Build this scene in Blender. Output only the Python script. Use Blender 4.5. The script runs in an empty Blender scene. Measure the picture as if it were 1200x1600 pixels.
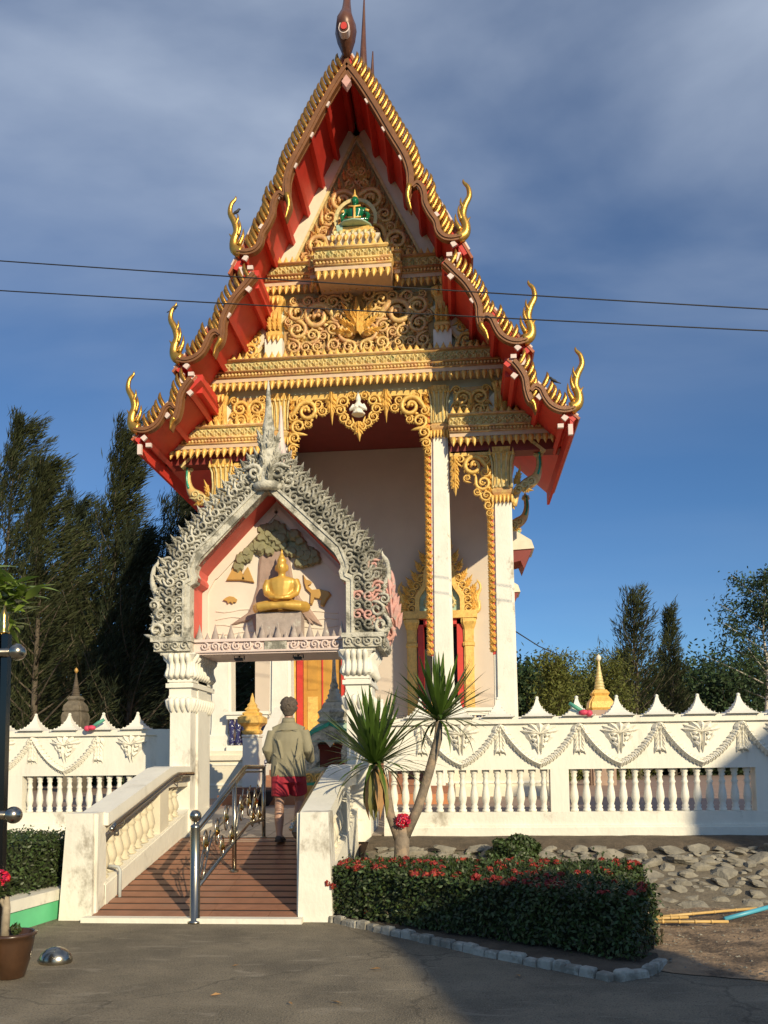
import bpy, bmesh, math, random
import numpy as np
from mathutils import Vector, Matrix, noise
from math import sin, cos, pi, radians, atan2, hypot, tan
random.seed(7); rng = np.random.default_rng(7)
SC = bpy.context.scene; COL = SC.collection
# ------------------------------------------------------------------ camera
F_PX, EYE = 1300.0, 1.5
TH, RO, YW = radians(4.5), radians(.6), radians(5.2)
CY = 1200 - F_PX*tan(TH)
F0 = Vector((-sin(YW), cos(YW), 0)); R0 = Vector((cos(YW), sin(YW), 0)); UPZ = Vector((0, 0, 1))
FW = F0*cos(TH)+UPZ*sin(TH); U_ = UPZ*cos(TH)-F0*sin(TH)
RT = R0*cos(RO)-U_*sin(RO); UP = U_*cos(RO)+R0*sin(RO)
cd = bpy.data.cameras.new('camera'); cam = bpy.data.objects.new('camera', cd); COL.objects.link(cam)
m = Matrix((RT, UP, -FW)).transposed().to_4x4(); m.translation = (0, 0, EYE); cam.matrix_world = m
cd.sensor_fit = 'VERTICAL'; cd.sensor_height = 36; cd.lens = F_PX/1600*36
cd.shift_y = (CY-800)/1600; cd.clip_end = 3000; cd.clip_start = .1
SC.camera = cam
def at(px, py, Y):                       # pixel of the photograph -> point on the plane y = Y
    r = FW+RT*((px-600)/F_PX)-UP*((py-CY)/F_PX)
    return Vector((0, 0, EYE))+r*(Y/r.y)
# ------------------------------------------------------------------ sky, sun, exposure
SUN_AZ, SUN_EL = radians(34), radians(21.5)     # azimuth: behind the camera, to its right
w = bpy.data.worlds.new('World'); SC.world = w; w.use_nodes = True
nt = w.node_tree; nt.nodes.clear(); N = nt.nodes.new; L = nt.links.new
out = N('ShaderNodeOutputWorld'); sky = N('ShaderNodeTexSky'); sky.sky_type = 'NISHITA'; sky.sun_disc = False
sky.sun_elevation = SUN_EL; sky.sun_rotation = pi-SUN_AZ; sky.air_density = 1.0; sky.dust_density = .15; sky.ozone_density = 2.0; sky.altitude = 1200
bg = N('ShaderNodeBackground'); bg.inputs[1].default_value = .086
tint = N('ShaderNodeMixRGB'); tint.blend_type = 'MULTIPLY'; tint.inputs[0].default_value = 1; tint.inputs[2].default_value = (.66, .98, 1.27, 1)
L(sky.outputs[0], tint.inputs[1]); L(tint.outputs[0], bg.inputs[0])
tc = N('ShaderNodeTexCoord'); sx = N('ShaderNodeSeparateXYZ'); L(tc.outputs['Generated'], sx.inputs[0])
def MT(op, a, b=None, c=None):
    n = N('ShaderNodeMath'); n.operation = op
    for i, v in enumerate((a, b, c)):
        if v is None: continue
        if isinstance(v, (int, float)): n.inputs[i].default_value = v
        else: L(v, n.inputs[i])
    return n.outputs[0]
zz = MT('ADD', MT('MAXIMUM', sx.outputs[2], 0.0), .22)
cx_ = N('ShaderNodeCombineXYZ'); L(MT('DIVIDE', sx.outputs[0], zz), cx_.inputs[0]); L(MT('DIVIDE', sx.outputs[1], zz), cx_.inputs[1])
mp = N('ShaderNodeMapping'); mp.inputs['Rotation'].default_value = (0, 0, radians(28)); mp.inputs['Scale'].default_value = (.9, 1.7, 1); mp.inputs['Location'].default_value = (.35, 1.3, 0)
L(cx_.outputs[0], mp.inputs[0])
n1 = N('ShaderNodeTexNoise'); n1.inputs['Scale'].default_value = 1.1; n1.inputs['Detail'].default_value = 7; n1.inputs['Roughness'].default_value = .48; n1.inputs['Distortion'].default_value = .25
L(mp.outputs[0], n1.inputs['Vector'])
mr = N('ShaderNodeMapRange'); mr.interpolation_type = 'SMOOTHSTEP'
mr.inputs[1].default_value = .36; mr.inputs[2].default_value = .76; L(n1.outputs[0], mr.inputs[0])
me_ = N('ShaderNodeMapRange'); me_.interpolation_type = 'SMOOTHSTEP'; me_.inputs[1].default_value = .34; me_.inputs[2].default_value = .70; me_.inputs[3].default_value = .06
L(sx.outputs[2], me_.inputs[0])
cf = MT('MINIMUM', MT('MULTIPLY', MT('ADD', mr.outputs[0], .10), MT('MULTIPLY', me_.outputs[0], .95)), .85)
bg2 = N('ShaderNodeBackground'); bg2.inputs[0].default_value = (.54, .62, .75, 1); bg2.inputs[1].default_value = 1.08
mx = N('ShaderNodeMixShader'); L(cf, mx.inputs[0]); L(bg.outputs[0], mx.inputs[1]); L(bg2.outputs[0], mx.inputs[2]); L(mx.outputs[0], out.inputs[0])
sl = bpy.data.lights.new('sun', 'SUN'); sl.energy = 5.0; sl.angle = radians(.5); sl.color = (1, .85, .58)
so = bpy.data.objects.new('sun', sl); COL.objects.link(so)
SDIR = Vector((-sin(SUN_AZ)*cos(SUN_EL), cos(SUN_AZ)*cos(SUN_EL), -sin(SUN_EL)))
so.rotation_euler = SDIR.to_track_quat('-Z', 'Y').to_euler(); so.location = (20, -30, 30)
SC.view_settings.view_transform = 'Standard'; SC.view_settings.look = 'None'; SC.view_settings.exposure = 0.0; SC.view_settings.gamma = 1
SC.view_settings.use_curve_mapping = False
SC.cycles.max_bounces = 6; SC.cycles.diffuse_bounces = 3
# ------------------------------------------------------------------ materials
def mat(name, col, rough=.6, metal=0., var=.15, scale=3., bump=0., bscale=25., col2=None, thr=(.45, .62), isl=0., trans=0., stretch=None, spec=.5, coat=0., detail=6):
    mt = bpy.data.materials.new(name); mt.use_nodes = True; t = mt.node_tree; b = t.nodes['Principled BSDF']
    nn = t.nodes.new; ll = t.links.new
    b.inputs['Roughness'].default_value = rough; b.inputs['Metallic'].default_value = metal; b.inputs['Specular IOR Level'].default_value = spec
    b.inputs['Coat Weight'].default_value = coat
    g = nn('ShaderNodeNewGeometry'); vec = g.outputs['Position']
    if stretch:
        mp = nn('ShaderNodeMapping'); mp.inputs['Scale'].default_value = stretch; ll(vec, mp.inputs[0]); vec = mp.outputs[0]
    n = nn('ShaderNodeTexNoise'); n.inputs['Scale'].default_value = scale; n.inputs['Detail'].default_value = detail; n.inputs['Roughness'].default_value = .62
    ll(vec, n.inputs['Vector'])
    c = Vector(col)
    r = nn('ShaderNodeValToRGB'); e = r.color_ramp.elements
    e[0].position = .3; e[1].position = .7
    e[0].color = (*(c*(1-var)), 1); e[1].color = (*[min(1, x) for x in c*(1+var)], 1)
    ll(n.outputs[0], r.inputs[0]); cur = r.outputs[0]
    if col2:
        n2 = nn('ShaderNodeTexNoise'); n2.inputs['Scale'].default_value = scale*.55; n2.inputs['Detail'].default_value = 9; n2.inputs['Roughness'].default_value = .7
        ll(vec, n2.inputs['Vector'])
        mr = nn('ShaderNodeMapRange'); mr.interpolation_type = 'SMOOTHSTEP'; mr.inputs[1].default_value = thr[0]; mr.inputs[2].default_value = thr[1]
        ll(n2.outputs[0], mr.inputs[0])
        mx = nn('ShaderNodeMixRGB'); ll(mr.outputs[0], mx.inputs[0]); ll(cur, mx.inputs[1]); mx.inputs[2].default_value = (*col2, 1); cur = mx.outputs[0]
    if isl:
        hs = nn('ShaderNodeHueSaturation'); mr = nn('ShaderNodeMapRange'); mr.inputs[3].default_value = 1-isl; mr.inputs[4].default_value = 1+isl
        ll(g.outputs['Random Per Island'], mr.inputs[0]); ll(mr.outputs[0], hs.inputs['Value']); ll(cur, hs.inputs['Color']); cur = hs.outputs[0]
        mr2 = nn('ShaderNodeMapRange'); mr2.inputs[3].default_value = .5-.05*isl; mr2.inputs[4].default_value = .5+.05*isl
        ll(g.outputs['Random Per Island'], mr2.inputs[0]); ll(mr2.outputs[0], hs.inputs['Hue'])
    ll(cur, b.inputs['Base Color'])
    if bump:
        nb = nn('ShaderNodeTexNoise'); nb.inputs['Scale'].default_value = bscale; nb.inputs['Detail'].default_value = 8; ll(vec, nb.inputs['Vector'])
        bm = nn('ShaderNodeBump'); bm.inputs['Strength'].default_value = bump; bm.inputs['Distance'].default_value = .02
        ll(nb.outputs[0], bm.inputs['Height']); ll(bm.outputs[0], b.inputs['Normal'])
    if trans:
        tr = nn('ShaderNodeBsdfTranslucent'); ll(cur, tr.inputs[0]); ms = nn('ShaderNodeMixShader'); ms.inputs[0].default_value = trans
        ll(b.outputs[0], ms.inputs[1]); ll(tr.outputs[0], ms.inputs[2]); ll(ms.outputs[0], t.nodes['Material Output'].inputs[0])
    return mt
M = {}
def dm(k, *a, **kw): M[k] = mat(k, *a, **kw)
dm('white', (.80, .765, .665), .6, var=.05, scale=2.0, bump=.2, bscale=14, col2=(.50, .46, .37), thr=(.54, .80), stretch=(1.6, 1.6, .45))
dm('white_stained', (.78, .745, .645), .65, var=.07, scale=2.6, bump=.3, bscale=18, col2=(.36, .32, .25), thr=(.56, .70), stretch=(1.2, 1.2, .8))
dm('cream', (.72, .66, .52), .6, var=.08, scale=3, bump=.15)
dm('buff', (.62, .55, .40), .65, var=.1, scale=6, bump=.2)
dm('gold', (.77, .485, .13), .45, metal=.12, var=.2, scale=11, bump=.4, bscale=40, col2=(.50, .27, .07), thr=(.52, .74))
dm('gold_pale', (.68, .54, .25), .5, metal=.08, var=.22, scale=10, bump=.3, bscale=45, col2=(.40, .40, .20), thr=(.5, .66))
dm('gold_rose', (.60, .34, .15), .45, metal=.12, var=.25, scale=8, bump=.35, bscale=40, col2=(.72, .49, .18), thr=(.42, .58))
dm('gold_tooth', (.46, .23, .05), .30, metal=.8, var=.3, scale=9, bump=.3, bscale=60, col2=(.30, .14, .04), thr=(.5, .7))
dm('gold_mosaic', (.62, .34, .07), .33, metal=.8, var=.2, scale=12, bump=.2, bscale=60)
dm('horn', (.125, .048, .026), .4, metal=.1, var=.2, scale=6)
dm('brown_gold', (.22, .092, .034), .45, metal=.15, var=.2, scale=8, bump=.25, bscale=50)
dm('red', (.58, .045, .03), .5, var=.1, scale=2.5, bump=.08)
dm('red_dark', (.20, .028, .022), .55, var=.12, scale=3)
dm('maroon', (.13, .022, .018), .6, var=.1)
dm('shaded_field', (.42, .26, .10), .6, var=.25, scale=9)  # backing of the carvings, shade between the scrolls put into its colour
dm('pinkish', (.62, .45, .30), .6, var=.1, scale=6)
dm('pink_white', (.70, .56, .50), .6, var=.1, scale=4)
dm('mint', (.50, .56, .44), .6, var=.1, scale=4)
dm('green_glass', (.02, .30, .19), .2, var=.25, scale=15)
dm('emerald', (.005, .13, .055), .14, var=.25, scale=20, coat=.4)
dm('jade_pale', (.36, .50, .38), .4, var=.2, scale=10)
dm('blue_mosaic', (.035, .033, .11), .15, var=.6, scale=26, col2=(.55, .6, .7), thr=(.57, .60))
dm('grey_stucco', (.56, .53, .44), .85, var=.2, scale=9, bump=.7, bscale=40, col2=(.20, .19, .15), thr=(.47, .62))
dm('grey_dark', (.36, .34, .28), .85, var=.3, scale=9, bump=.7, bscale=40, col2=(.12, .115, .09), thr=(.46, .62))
dm('pink_stain', (.60, .33, .28), .75, var=.2, scale=8, bump=.4, col2=(.34, .32, .27), thr=(.5, .6))
dm('panel', (.70, .62, .52), .65, var=.06, scale=3)
dm('gate_red', (.62, .10, .075), .6, var=.1, scale=6, col2=(.64, .30, .25), thr=(.58, .74))
dm('mauve', (.36, .25, .20), .75, var=.15, scale=9, bump=.2)
dm('olive_leaf', (.25, .235, .13), .6, var=.15, scale=12)
dm('ochre', (.52, .30, .08), .5, metal=.1, var=.1, scale=8)
dm('buddha_gold', (.66, .40, .085), .36, metal=.3, var=.08, scale=12)
dm('plinth_stone', (.38, .31, .27), .75, var=.2, scale=9, bump=.25, col2=(.55, .52, .44), thr=(.52, .66))
dm('steel_dark', (.075, .072, .068), .2, metal=1., var=.05)
dm('steel', (.40, .365, .30), .26, metal=1., var=.05, scale=4)
dm('brass', (.65, .42, .12), .2, metal=1., var=.08)
dm('terracotta', (.27, .122, .072), .5, var=.2, scale=5, bump=.15, col2=(.26, .135, .085), thr=(.5, .7))
dm('gap_dark', (.05, .032, .025), .9)
dm('orange_tile', (.50, .20, .085), .5, var=.15, scale=4)
dm('tile', (.36, .31, .26), .42, var=.14, scale=4, bump=.08, col2=(.28, .22, .18), thr=(.48, .7))
dm('court', (.34, .235, .175), .7, var=.15, scale=1.2, bump=.15)
dm('asphalt', (.215, .178, .122), .92, var=.3, scale=1.6, bump=.8, bscale=70, col2=(.125, .104, .073), thr=(.42, .66), detail=12)
dm('soil', (.10, .075, .05), .95, var=.4, scale=5, bump=.9, bscale=30)
dm('dirt', (.30, .205, .125), .95, var=.35, scale=4, bump=1., bscale=25, col2=(.11, .075, .048), thr=(.45, .6))
dm('mortar', (.15, .125, .09), .95, var=.35, scale=6, bump=.8, bscale=25)
dm('stone', (.235, .212, .168), .92, var=.3, scale=7, bump=.8, bscale=22, isl=.22)
dm('kerb_white', (.42, .40, .34), .85, var=.2, scale=8, bump=.5, col2=(.24, .22, .18), thr=(.45, .6))
dm('paint_green', (.13, .56, .27), .6, var=.08, scale=3)
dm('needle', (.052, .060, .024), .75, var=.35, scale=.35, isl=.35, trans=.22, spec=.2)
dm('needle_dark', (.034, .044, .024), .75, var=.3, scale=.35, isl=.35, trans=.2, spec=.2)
dm('leaf_yellow', (.13, .14, .035), .65, var=.3, scale=.4, isl=.35, trans=.25, spec=.2)
dm('leaf_dark', (.045, .075, .028), .6, var=.3, scale=.4, isl=.4, trans=.2, spec=.3)
dm('bark', (.10, .078, .055), .9, var=.3, scale=4, bump=.5)
dm('stem_pale', (.34, .28, .20), .8, var=.25, scale=20)
dm('bark_pale', (.52, .48, .40), .8, var=.2, scale=3)
dm('hedge_leaf', (.048, .072, .018), .5, var=.3, scale=3, isl=.5, trans=.15)
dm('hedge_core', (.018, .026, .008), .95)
dm('twig', (.12, .09, .055), .9, var=.2)
dm('ixora', (.36, .042, .03), .6, var=.2, scale=20, isl=.3, trans=.15)
dm('pink_flower', (.62, .02, .07), .5, var=.25, scale=30, isl=.35, trans=.15)
dm('blade', (.075, .135, .02), .42, var=.2, scale=4, isl=.0, trans=.22)
dm('blade_old', (.22, .21, .06), .5, var=.2, scale=4, trans=.25)
dm('dry_leaf', (.34, .19, .075), .8, var=.3, scale=6)
dm('dracaena_bark', (.22, .175, .13), .85, var=.3, scale=14, bump=.5, col2=(.34, .25, .17), thr=(.48, .6))
dm('big_leaf', (.20, .28, .05), .4, var=.15, scale=4, trans=.3)
dm('pot_clay', (.062, .030, .015), .3, var=.3, scale=7, coat=.4)
dm('skin', (.40, .23, .16), .5, var=.06, scale=14)
dm('hair', (.10, .076, .058), .8, var=.4, scale=45, bump=.6, bscale=90)
dm('shirt', (.255, .228, .148), .85, var=.07, scale=6, bump=.5, bscale=9)
dm('shorts', (.33, .018, .035), .8, var=.1, scale=6, bump=.4, bscale=12)
dm('shoe', (.06, .05, .045), .7, var=.2)
dm('shoe_grey', (.20, .21, .22), .7, var=.2)
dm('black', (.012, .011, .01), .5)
dm('door_orange', (.52, .27, .045), .5, var=.15, scale=3)
dm('wall_pink', (.60, .51, .42), .7, var=.05, scale=1.5)
dm('bamboo', (.55, .36, .13), .5, var=.2, scale=4)
dm('blue_pipe', (.08, .36, .48), .4, var=.1)
dm('pvc_grey', (.45, .47, .46), .45, var=.1)
dm('ribbon_green', (.10, .36, .25), .6)
dm('ribbon_pink', (.65, .06, .12), .6, var=.2, scale=30)
dm('roof_tile', (.40, .12, .05), .5, var=.2, scale=3)
dm('bird', (.03, .03, .035), .6)
dm('wire', (.02, .02, .022), .6)
def rough_ground(mt):
    t = mt.node_tree; nn = t.nodes.new; ll = t.links.new; b = t.nodes['Principled BSDF']; cur = b.inputs['Base Color'].links[0].from_socket
    g = nn('ShaderNodeNewGeometry')
    def layer(scale, lo, hi, col, det=4, fac=1., dist=0., stretch=None):
        nonlocal cur
        v = g.outputs['Position']
        if stretch: mp = nn('ShaderNodeMapping'); mp.inputs['Scale'].default_value = stretch; mp.inputs['Rotation'].default_value = (0, 0, .5); ll(v, mp.inputs[0]); v = mp.outputs[0]
        n = nn('ShaderNodeTexNoise'); n.inputs['Scale'].default_value = scale; n.inputs['Detail'].default_value = det; n.inputs['Distortion'].default_value = dist; ll(v, n.inputs['Vector'])
        r = nn('ShaderNodeMapRange'); r.inputs[1].default_value = lo; r.inputs[2].default_value = hi; r.inputs[4].default_value = fac; ll(n.outputs[0], r.inputs[0])
        mx = nn('ShaderNodeMixRGB'); mx.inputs[2].default_value = (*col, 1); ll(r.outputs[0], mx.inputs[0]); ll(cur, mx.inputs[1]); cur = mx.outputs[0]
    layer(95, .56, .66, (.34, .29, .21), 2, .65); layer(70, .58, .68, (.04, .034, .026), 2, .7)
    layer(2.2, .60, .70, (.34, .29, .215), 9, .55, .8, (1, 3.2, 1)); layer(.9, .58, .72, (.10, .082, .058), 8, .6)
    v = nn('ShaderNodeTexVoronoi'); v.feature = 'DISTANCE_TO_EDGE'; v.inputs['Scale'].default_value = .42; n = nn('ShaderNodeTexNoise'); n.inputs['Scale'].default_value = 2.5; n.inputs['Detail'].default_value = 8
    ll(g.outputs['Position'], n.inputs['Vector']); ad = nn('ShaderNodeVectorMath'); ad.operation = 'MULTIPLY_ADD'; ad.inputs[1].default_value = (.7, .7, .7); ll(n.outputs['Color'], ad.inputs[0]); ll(g.outputs['Position'], ad.inputs[2]); ll(ad.outputs[0], v.inputs['Vector'])
    r = nn('ShaderNodeMapRange'); r.inputs[1].default_value = .0; r.inputs[2].default_value = .009; r.inputs[3].default_value = .5; r.inputs[4].default_value = 0; ll(v.outputs['Distance'], r.inputs[0])
    mx = nn('ShaderNodeMixRGB'); mx.inputs[2].default_value = (.03, .026, .02, 1); ll(r.outputs[0], mx.inputs[0]); ll(cur, mx.inputs[1]); ll(mx.outputs[0], b.inputs['Base Color'])
rough_ground(M['asphalt'])
# ------------------------------------------------------------------ geometry helpers
class MB:
    def __init__(s): s.v = []; s.f = []
    def add(s, vs, fs, T=None):
        o = len(s.v)
        s.v += [tuple(T@Vector(p)) if T is not None else tuple(p) for p in vs]
        s.f += [tuple(i+o for i in f) for f in fs]; return s
    def box(s, x0, x1, y0, y1, z0, z1, T=None):
        return s.add([(x0,y0,z0),(x1,y0,z0),(x1,y1,z0),(x0,y1,z0),(x0,y0,z1),(x1,y0,z1),(x1,y1,z1),(x0,y1,z1)],
                     [(0,3,2,1),(4,5,6,7),(0,1,5,4),(1,2,6,5),(2,3,7,6),(3,0,4,7)], T)
    def prism(s, pts, y0, y1, T=None):          # polygon in xz, extruded along y
        n = len(pts)
        return s.add([(p[0], y0, p[1]) for p in pts]+[(p[0], y1, p[1]) for p in pts],
                     [tuple(range(n)), tuple(range(2*n-1, n-1, -1))]+[(i, i+n, (i+1) % n+n, (i+1) % n) for i in range(n)], T)
    def plate(s, pts, z0, z1, T=None):          # polygon in xy, extruded along z
        n = len(pts)
        return s.add([(p[0], p[1], z0) for p in pts]+[(p[0], p[1], z1) for p in pts],
                     [tuple(range(n-1, -1, -1)), tuple(range(n, 2*n))]+[(i, (i+1) % n, (i+1) % n+n, i+n) for i in range(n)], T)
    def loft(s, rings, T=None, caps=True):
        n = len(rings[0]); vs = [p for r in rings for p in r]; fs = []
        for k in range(len(rings)-1):
            for i in range(n):
                j = (i+1) % n; fs.append((k*n+i, k*n+j, k*n+n+j, k*n+n+i))
        if caps: fs += [tuple(range(n-1, -1, -1)), tuple(range((len(rings)-1)*n, len(rings)*n))]
        return s.add(vs, fs, T)
    def lathe(s, prof, n=12, c=(0, 0, 0), ph=0, T=None):
        return s.loft([[(c[0]+r*cos(2*pi*i/n+ph), c[1]+r*sin(2*pi*i/n+ph), c[2]+z) for i in range(n)] for r, z in prof], T)
    def square(s, prof, c=(0, 0, 0), ind=0., T=None, ay=1.):   # square lathe; ind = indented corners
        rings = []
        for h, z in prof:
            q = h*(1-ind)
            o = [(h, -q), (h, q), (q, q), (q, h), (-q, h), (-q, q), (-h, q), (-h, -q), (-q, -q), (-q, -h), (q, -h), (q, -q)] if ind else [(h, -h), (h, h), (-h, h), (-h, -h)]
            rings.append([(c[0]+x, c[1]+y*ay, c[2]+z) for x, y in o])
        return s.loft(rings, T)
    def tube(s, pts, rad, n=8, fy=1., T=None):
        pts = [Vector(p) for p in pts]; k = len(pts)
        if not hasattr(rad, '__len__'): rad = [rad]*k
        rings = []; nrm = None
        for i in range(k):
            t = (pts[min(i+1, k-1)]-pts[max(i-1, 0)])
            if t.length < 1e-9: t = Vector((0, 0, 1))
            t.normalize()
            if nrm is None:
                a = Vector((0, 1, 0)) if abs(t.y) < .9 else Vector((1, 0, 0)); nrm = (a-t*a.dot(t)).normalized()
            else:
                q = nrm-t*nrm.dot(t); nrm = q.normalized() if q.length > 1e-6 else nrm
            b = t.cross(nrm)
            rings.append([tuple(pts[i]+nrm*(rad[i]*fy*cos(2*pi*j/n))+b*(rad[i]*sin(2*pi*j/n))) for j in range(n)])
        return s.loft(rings, T)
    def ribbon(s, path, wid, y0, y1, T=None):   # strip of given width along an xz path, extruded along y
        k = len(path); vs = []; fs = []
        if not hasattr(wid, '__len__'): wid = [wid]*k
        for i in range(k):
            a = path[max(i-1, 0)]; b = path[min(i+1, k-1)]
            dx, dz = b[0]-a[0], b[1]-a[1]; l = hypot(dx, dz) or 1; nx, nz = -dz/l*wid[i]/2, dx/l*wid[i]/2
            x, z = path[i][0], path[i][1]
            vs += [(x+nx, y0, z+nz), (x-nx, y0, z-nz), (x-nx, y1, z-nz), (x+nx, y1, z+nz)]
        for i in range(k-1):
            o = i*4
            for j in range(4): fs.append((o+j, o+(j+1) % 4, o+4+(j+1) % 4, o+4+j))
        fs += [(0, 3, 2, 1), (k*4-4, k*4-3, k*4-2, k*4-1)]
        return s.add(vs, fs, T)
    def sphere(s, c, r, n=8, k=6, T=None):
        r = r if hasattr(r, '__len__') else (r, r, r)
        rings = []
        for i in range(1, k):
            a = pi*i/k-pi/2
            rings.append([(c[0]+r[0]*cos(a)*cos(2*pi*j/n), c[1]+r[1]*cos(a)*sin(2*pi*j/n), c[2]+r[2]*sin(a)) for j in range(n)])
        o = len(rings)*n; vs = [p for q in rings for p in q]+[(c[0], c[1], c[2]-r[2]), (c[0], c[1], c[2]+r[2])]; fs = []
        for q in range(len(rings)-1):
            for j in range(n): fs.append((q*n+j, q*n+(j+1) % n, q*n+n+(j+1) % n, q*n+n+j))
        for j in range(n): fs += [(o, (j+1) % n, j), (o+1, o-n+j, o-n+(j+1) % n)]
        return s.add(vs, fs, T)
    def mesh(s, name, smooth=False, off=None):
        me = bpy.data.meshes.new(name); v = s.v
        if off: v = [(p[0]+off[0], p[1]+off[1], p[2]+off[2]) for p in v]
        me.from_pydata(v, [], s.f)
        bm = bmesh.new(); bm.from_mesh(me); bmesh.ops.recalc_face_normals(bm, faces=bm.faces); bm.to_mesh(me); bm.free()
        if smooth: me.polygons.foreach_set('use_smooth', [True]*len(me.polygons))
        return me
WL = {}
def link(name, me, mt=None, parent=None, loc=None, rot=None, scl=None):
    o = bpy.data.objects.new(name, me); COL.objects.link(o)
    if mt is not None and me is not None:
        mt = M[mt] if isinstance(mt, str) else mt
        if len(me.materials) == 0: me.materials.append(mt)
        elif me.materials[0] != mt: o.material_slots[0].link = 'OBJECT'; o.material_slots[0].material = mt
    if loc is not None: o.location = loc
    if rot is not None: o.rotation_euler = rot
    if scl is not None: o.scale = scl if hasattr(scl, '__len__') else (scl,)*3
    if parent is not None:
        o.parent = parent; o.matrix_parent_inverse = Matrix.Translation(-WL.get(parent.name, Vector((0, 0, 0))))
    return o
def obj(name, mb, mt, parent=None, smooth=False, off=None, **kw): return link(name, mb.mesh(name, smooth, off), mt, parent, **kw)
def tag(o, label, cat, group=None, kind=None):
    o['label'] = label; o['category'] = cat
    if group: o['group'] = group
    if kind: o['kind'] = kind
    return o
def thing(name, label, cat, loc, group=None):
    o = bpy.data.objects.new(name, None); COL.objects.link(o); o.location = loc; o.empty_display_size = .2
    WL[o.name] = Vector(loc); return tag(o, label, cat, group)
def struct(name, mb, mt, **kw):
    o = obj(name, mb, mt, **kw); o['kind'] = 'structure'; return o
def catmull(p, n=6):
    p = [Vector(q) for q in p]; q = [p[0]*2-p[1]]+p+[p[-1]*2-p[-2]]; o = []
    for i in range(1, len(q)-2):
        for k in range(n):
            t = k/n; a, b, c, d = q[i-1:i+3]
            o.append(.5*((2*b)+(c-a)*t+(2*a-5*b+4*c-d)*t*t+(3*b-a-3*c+d)*t**3))
    o.append(p[-1]); return o
def remesh(mb, voxel, it=4, name='m'):
    me = mb.mesh(name); o = bpy.data.objects.new('tmp', me); COL.objects.link(o)
    r = o.modifiers.new('r', 'REMESH'); r.mode = 'VOXEL'; r.voxel_size = voxel
    s = o.modifiers.new('s', 'SMOOTH'); s.iterations = it; s.factor = .5
    dg = bpy.context.evaluated_depsgraph_get(); nm = bpy.data.meshes.new_from_object(o.evaluated_get(dg)); nm.name = name
    bpy.data.objects.remove(o); bpy.data.meshes.remove(me)
    nm.polygons.foreach_set('use_smooth', [True]*len(nm.polygons)); return nm
def lerp(a, b, t): return a+(b-a)*t
# ------------------------------------------------------------------ Thai ornament meshes (shared)
def leaf3(mb, base, d, L_, W_, bend=.0, up=.35, T=None):  # flame leaf in the xz plane, ridge towards -y
    b = Vector(base); d = Vector(d).normalized(); n = Vector((-d.z, 0, d.x))
    mid = b+d*(L_*.45); tip = b+d*L_+n*(bend*L_)
    vs = [b-n*W_*.35, b+n*W_*.35, mid-n*W_*.5+n*bend*L_*.15, mid+n*W_*.5+n*bend*L_*.15, tip, mid+Vector((0, -W_*up*1.6, 0)), b+Vector((0, -W_*up, 0))]
    mb.add(vs, [(0, 2, 5, 6), (6, 5, 3, 1), (2, 4, 5), (5, 4, 3), (0, 6, 1)], T)
def scroll_mesh(name, turns=1.55, nl=8, leaf=.42, thick=.17):
    mb = MB(); pts = []; rad = []; n = 22; a1 = turns*2*pi
    for i in range(n+1):
        t = i/n; a = a1*t; r = .82*(1-t)**.8+.10
        pts.append((r*cos(a), -.10-.22*t, r*sin(a))); rad.append(thick*(1-.45*t)*(1 if t < .93 else 1.7))
    pts = [(pts[0][0]+.28, 0, -.95), (pts[0][0]+.12, -.05, -.45)]+pts; rad = [.03, thick*.75]+rad
    mb.tube(pts, rad, 6)
    for i in range(nl):
        a = .15+i*(2*pi*.86/nl); r = .88-.03*i
        d = Vector((cos(a)*.75-sin(a)*.75, 0, sin(a)*.75+cos(a)*.75))
        leaf3(mb, (r*cos(a), -.04, r*sin(a)), d, leaf*(1-.04*i), .27, .25, .5)
    for i in range(4):
        a = 1+i*1.3; leaf3(mb, (.42*cos(a), -.12, .42*sin(a)), (cos(a+.9), 0, sin(a+.9)), .26, .17, .2, .6)
    mb.sphere((.12, -.34, 0), .15, 6, 4)
    return mb.mesh(name, True)
SCROLL = scroll_mesh('scroll', 1.5, 9, .5, .225)
SCROLL_G = scroll_mesh('scroll_stucco', 1.3, 8, .55, .27)
def flame_mesh(name):                    # upright flame of stacked leaves, 1 high
    mb = MB()
    leaf3(mb, (0, 0, .25), (0, 0, 1), .75, .34, .08, .4)
    for k, (z, l, w) in enumerate(((.0, .42, .26), (.2, .38, .24), (.4, .32, .2))):
        for s in (-1, 1): leaf3(mb, (s*.06, -.02, z), (s*.72, 0, 1), l, w, -s*.22, .5)
    leaf3(mb, (0, -.07, 0), (0, 0, 1), .4, .3, 0, .6)
    return mb.mesh(name)
FLAME = flame_mesh('flame')
def petal_mesh():                        # hanging lotus petal, hangs from z=0 to -1, width .72
    mb = MB(); rings = []
    for z, wv, dv, y in ((0, .30, .22, 0), (-.22, .36, .34, -.06), (-.5, .27, .30, -.14), (-.78, .12, .16, -.24), (-1, .015, .02, -.42)):
        rings.append([(wv*cos(a), y+dv*sin(a), z) for a in [2*pi*k/6 for k in range(6)]])
    mb.loft(rings); return mb.mesh('petal', True)
PETAL = petal_mesh()
def spike_mesh():
    mb = MB(); rings = []
    for z, r in ((0, .34), (.12, .40), (.3, .34), (.6, .17), (.85, .07), (1, .01)):
        rings.append([(r*cos(a), .6*r*sin(a), z) for a in [2*pi*k/6+.52 for k in range(6)]])
    mb.loft(rings); return mb.mesh('spike', True)
SPIKE = spike_mesh()
def tooth_mesh():
    mb = MB(); p = [(0, 0, -.1), (.07, 0, .15), (.14, 0, .42), (.17, 0, .68), (.10, 0, .9), (.02, 0, 1.02)]
    mb.tube(p, [.12, .15, .17, .15, .08, .01], 8, 1.25); return mb.mesh('roof_tooth', True)
TOOTH = tooth_mesh()
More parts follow.
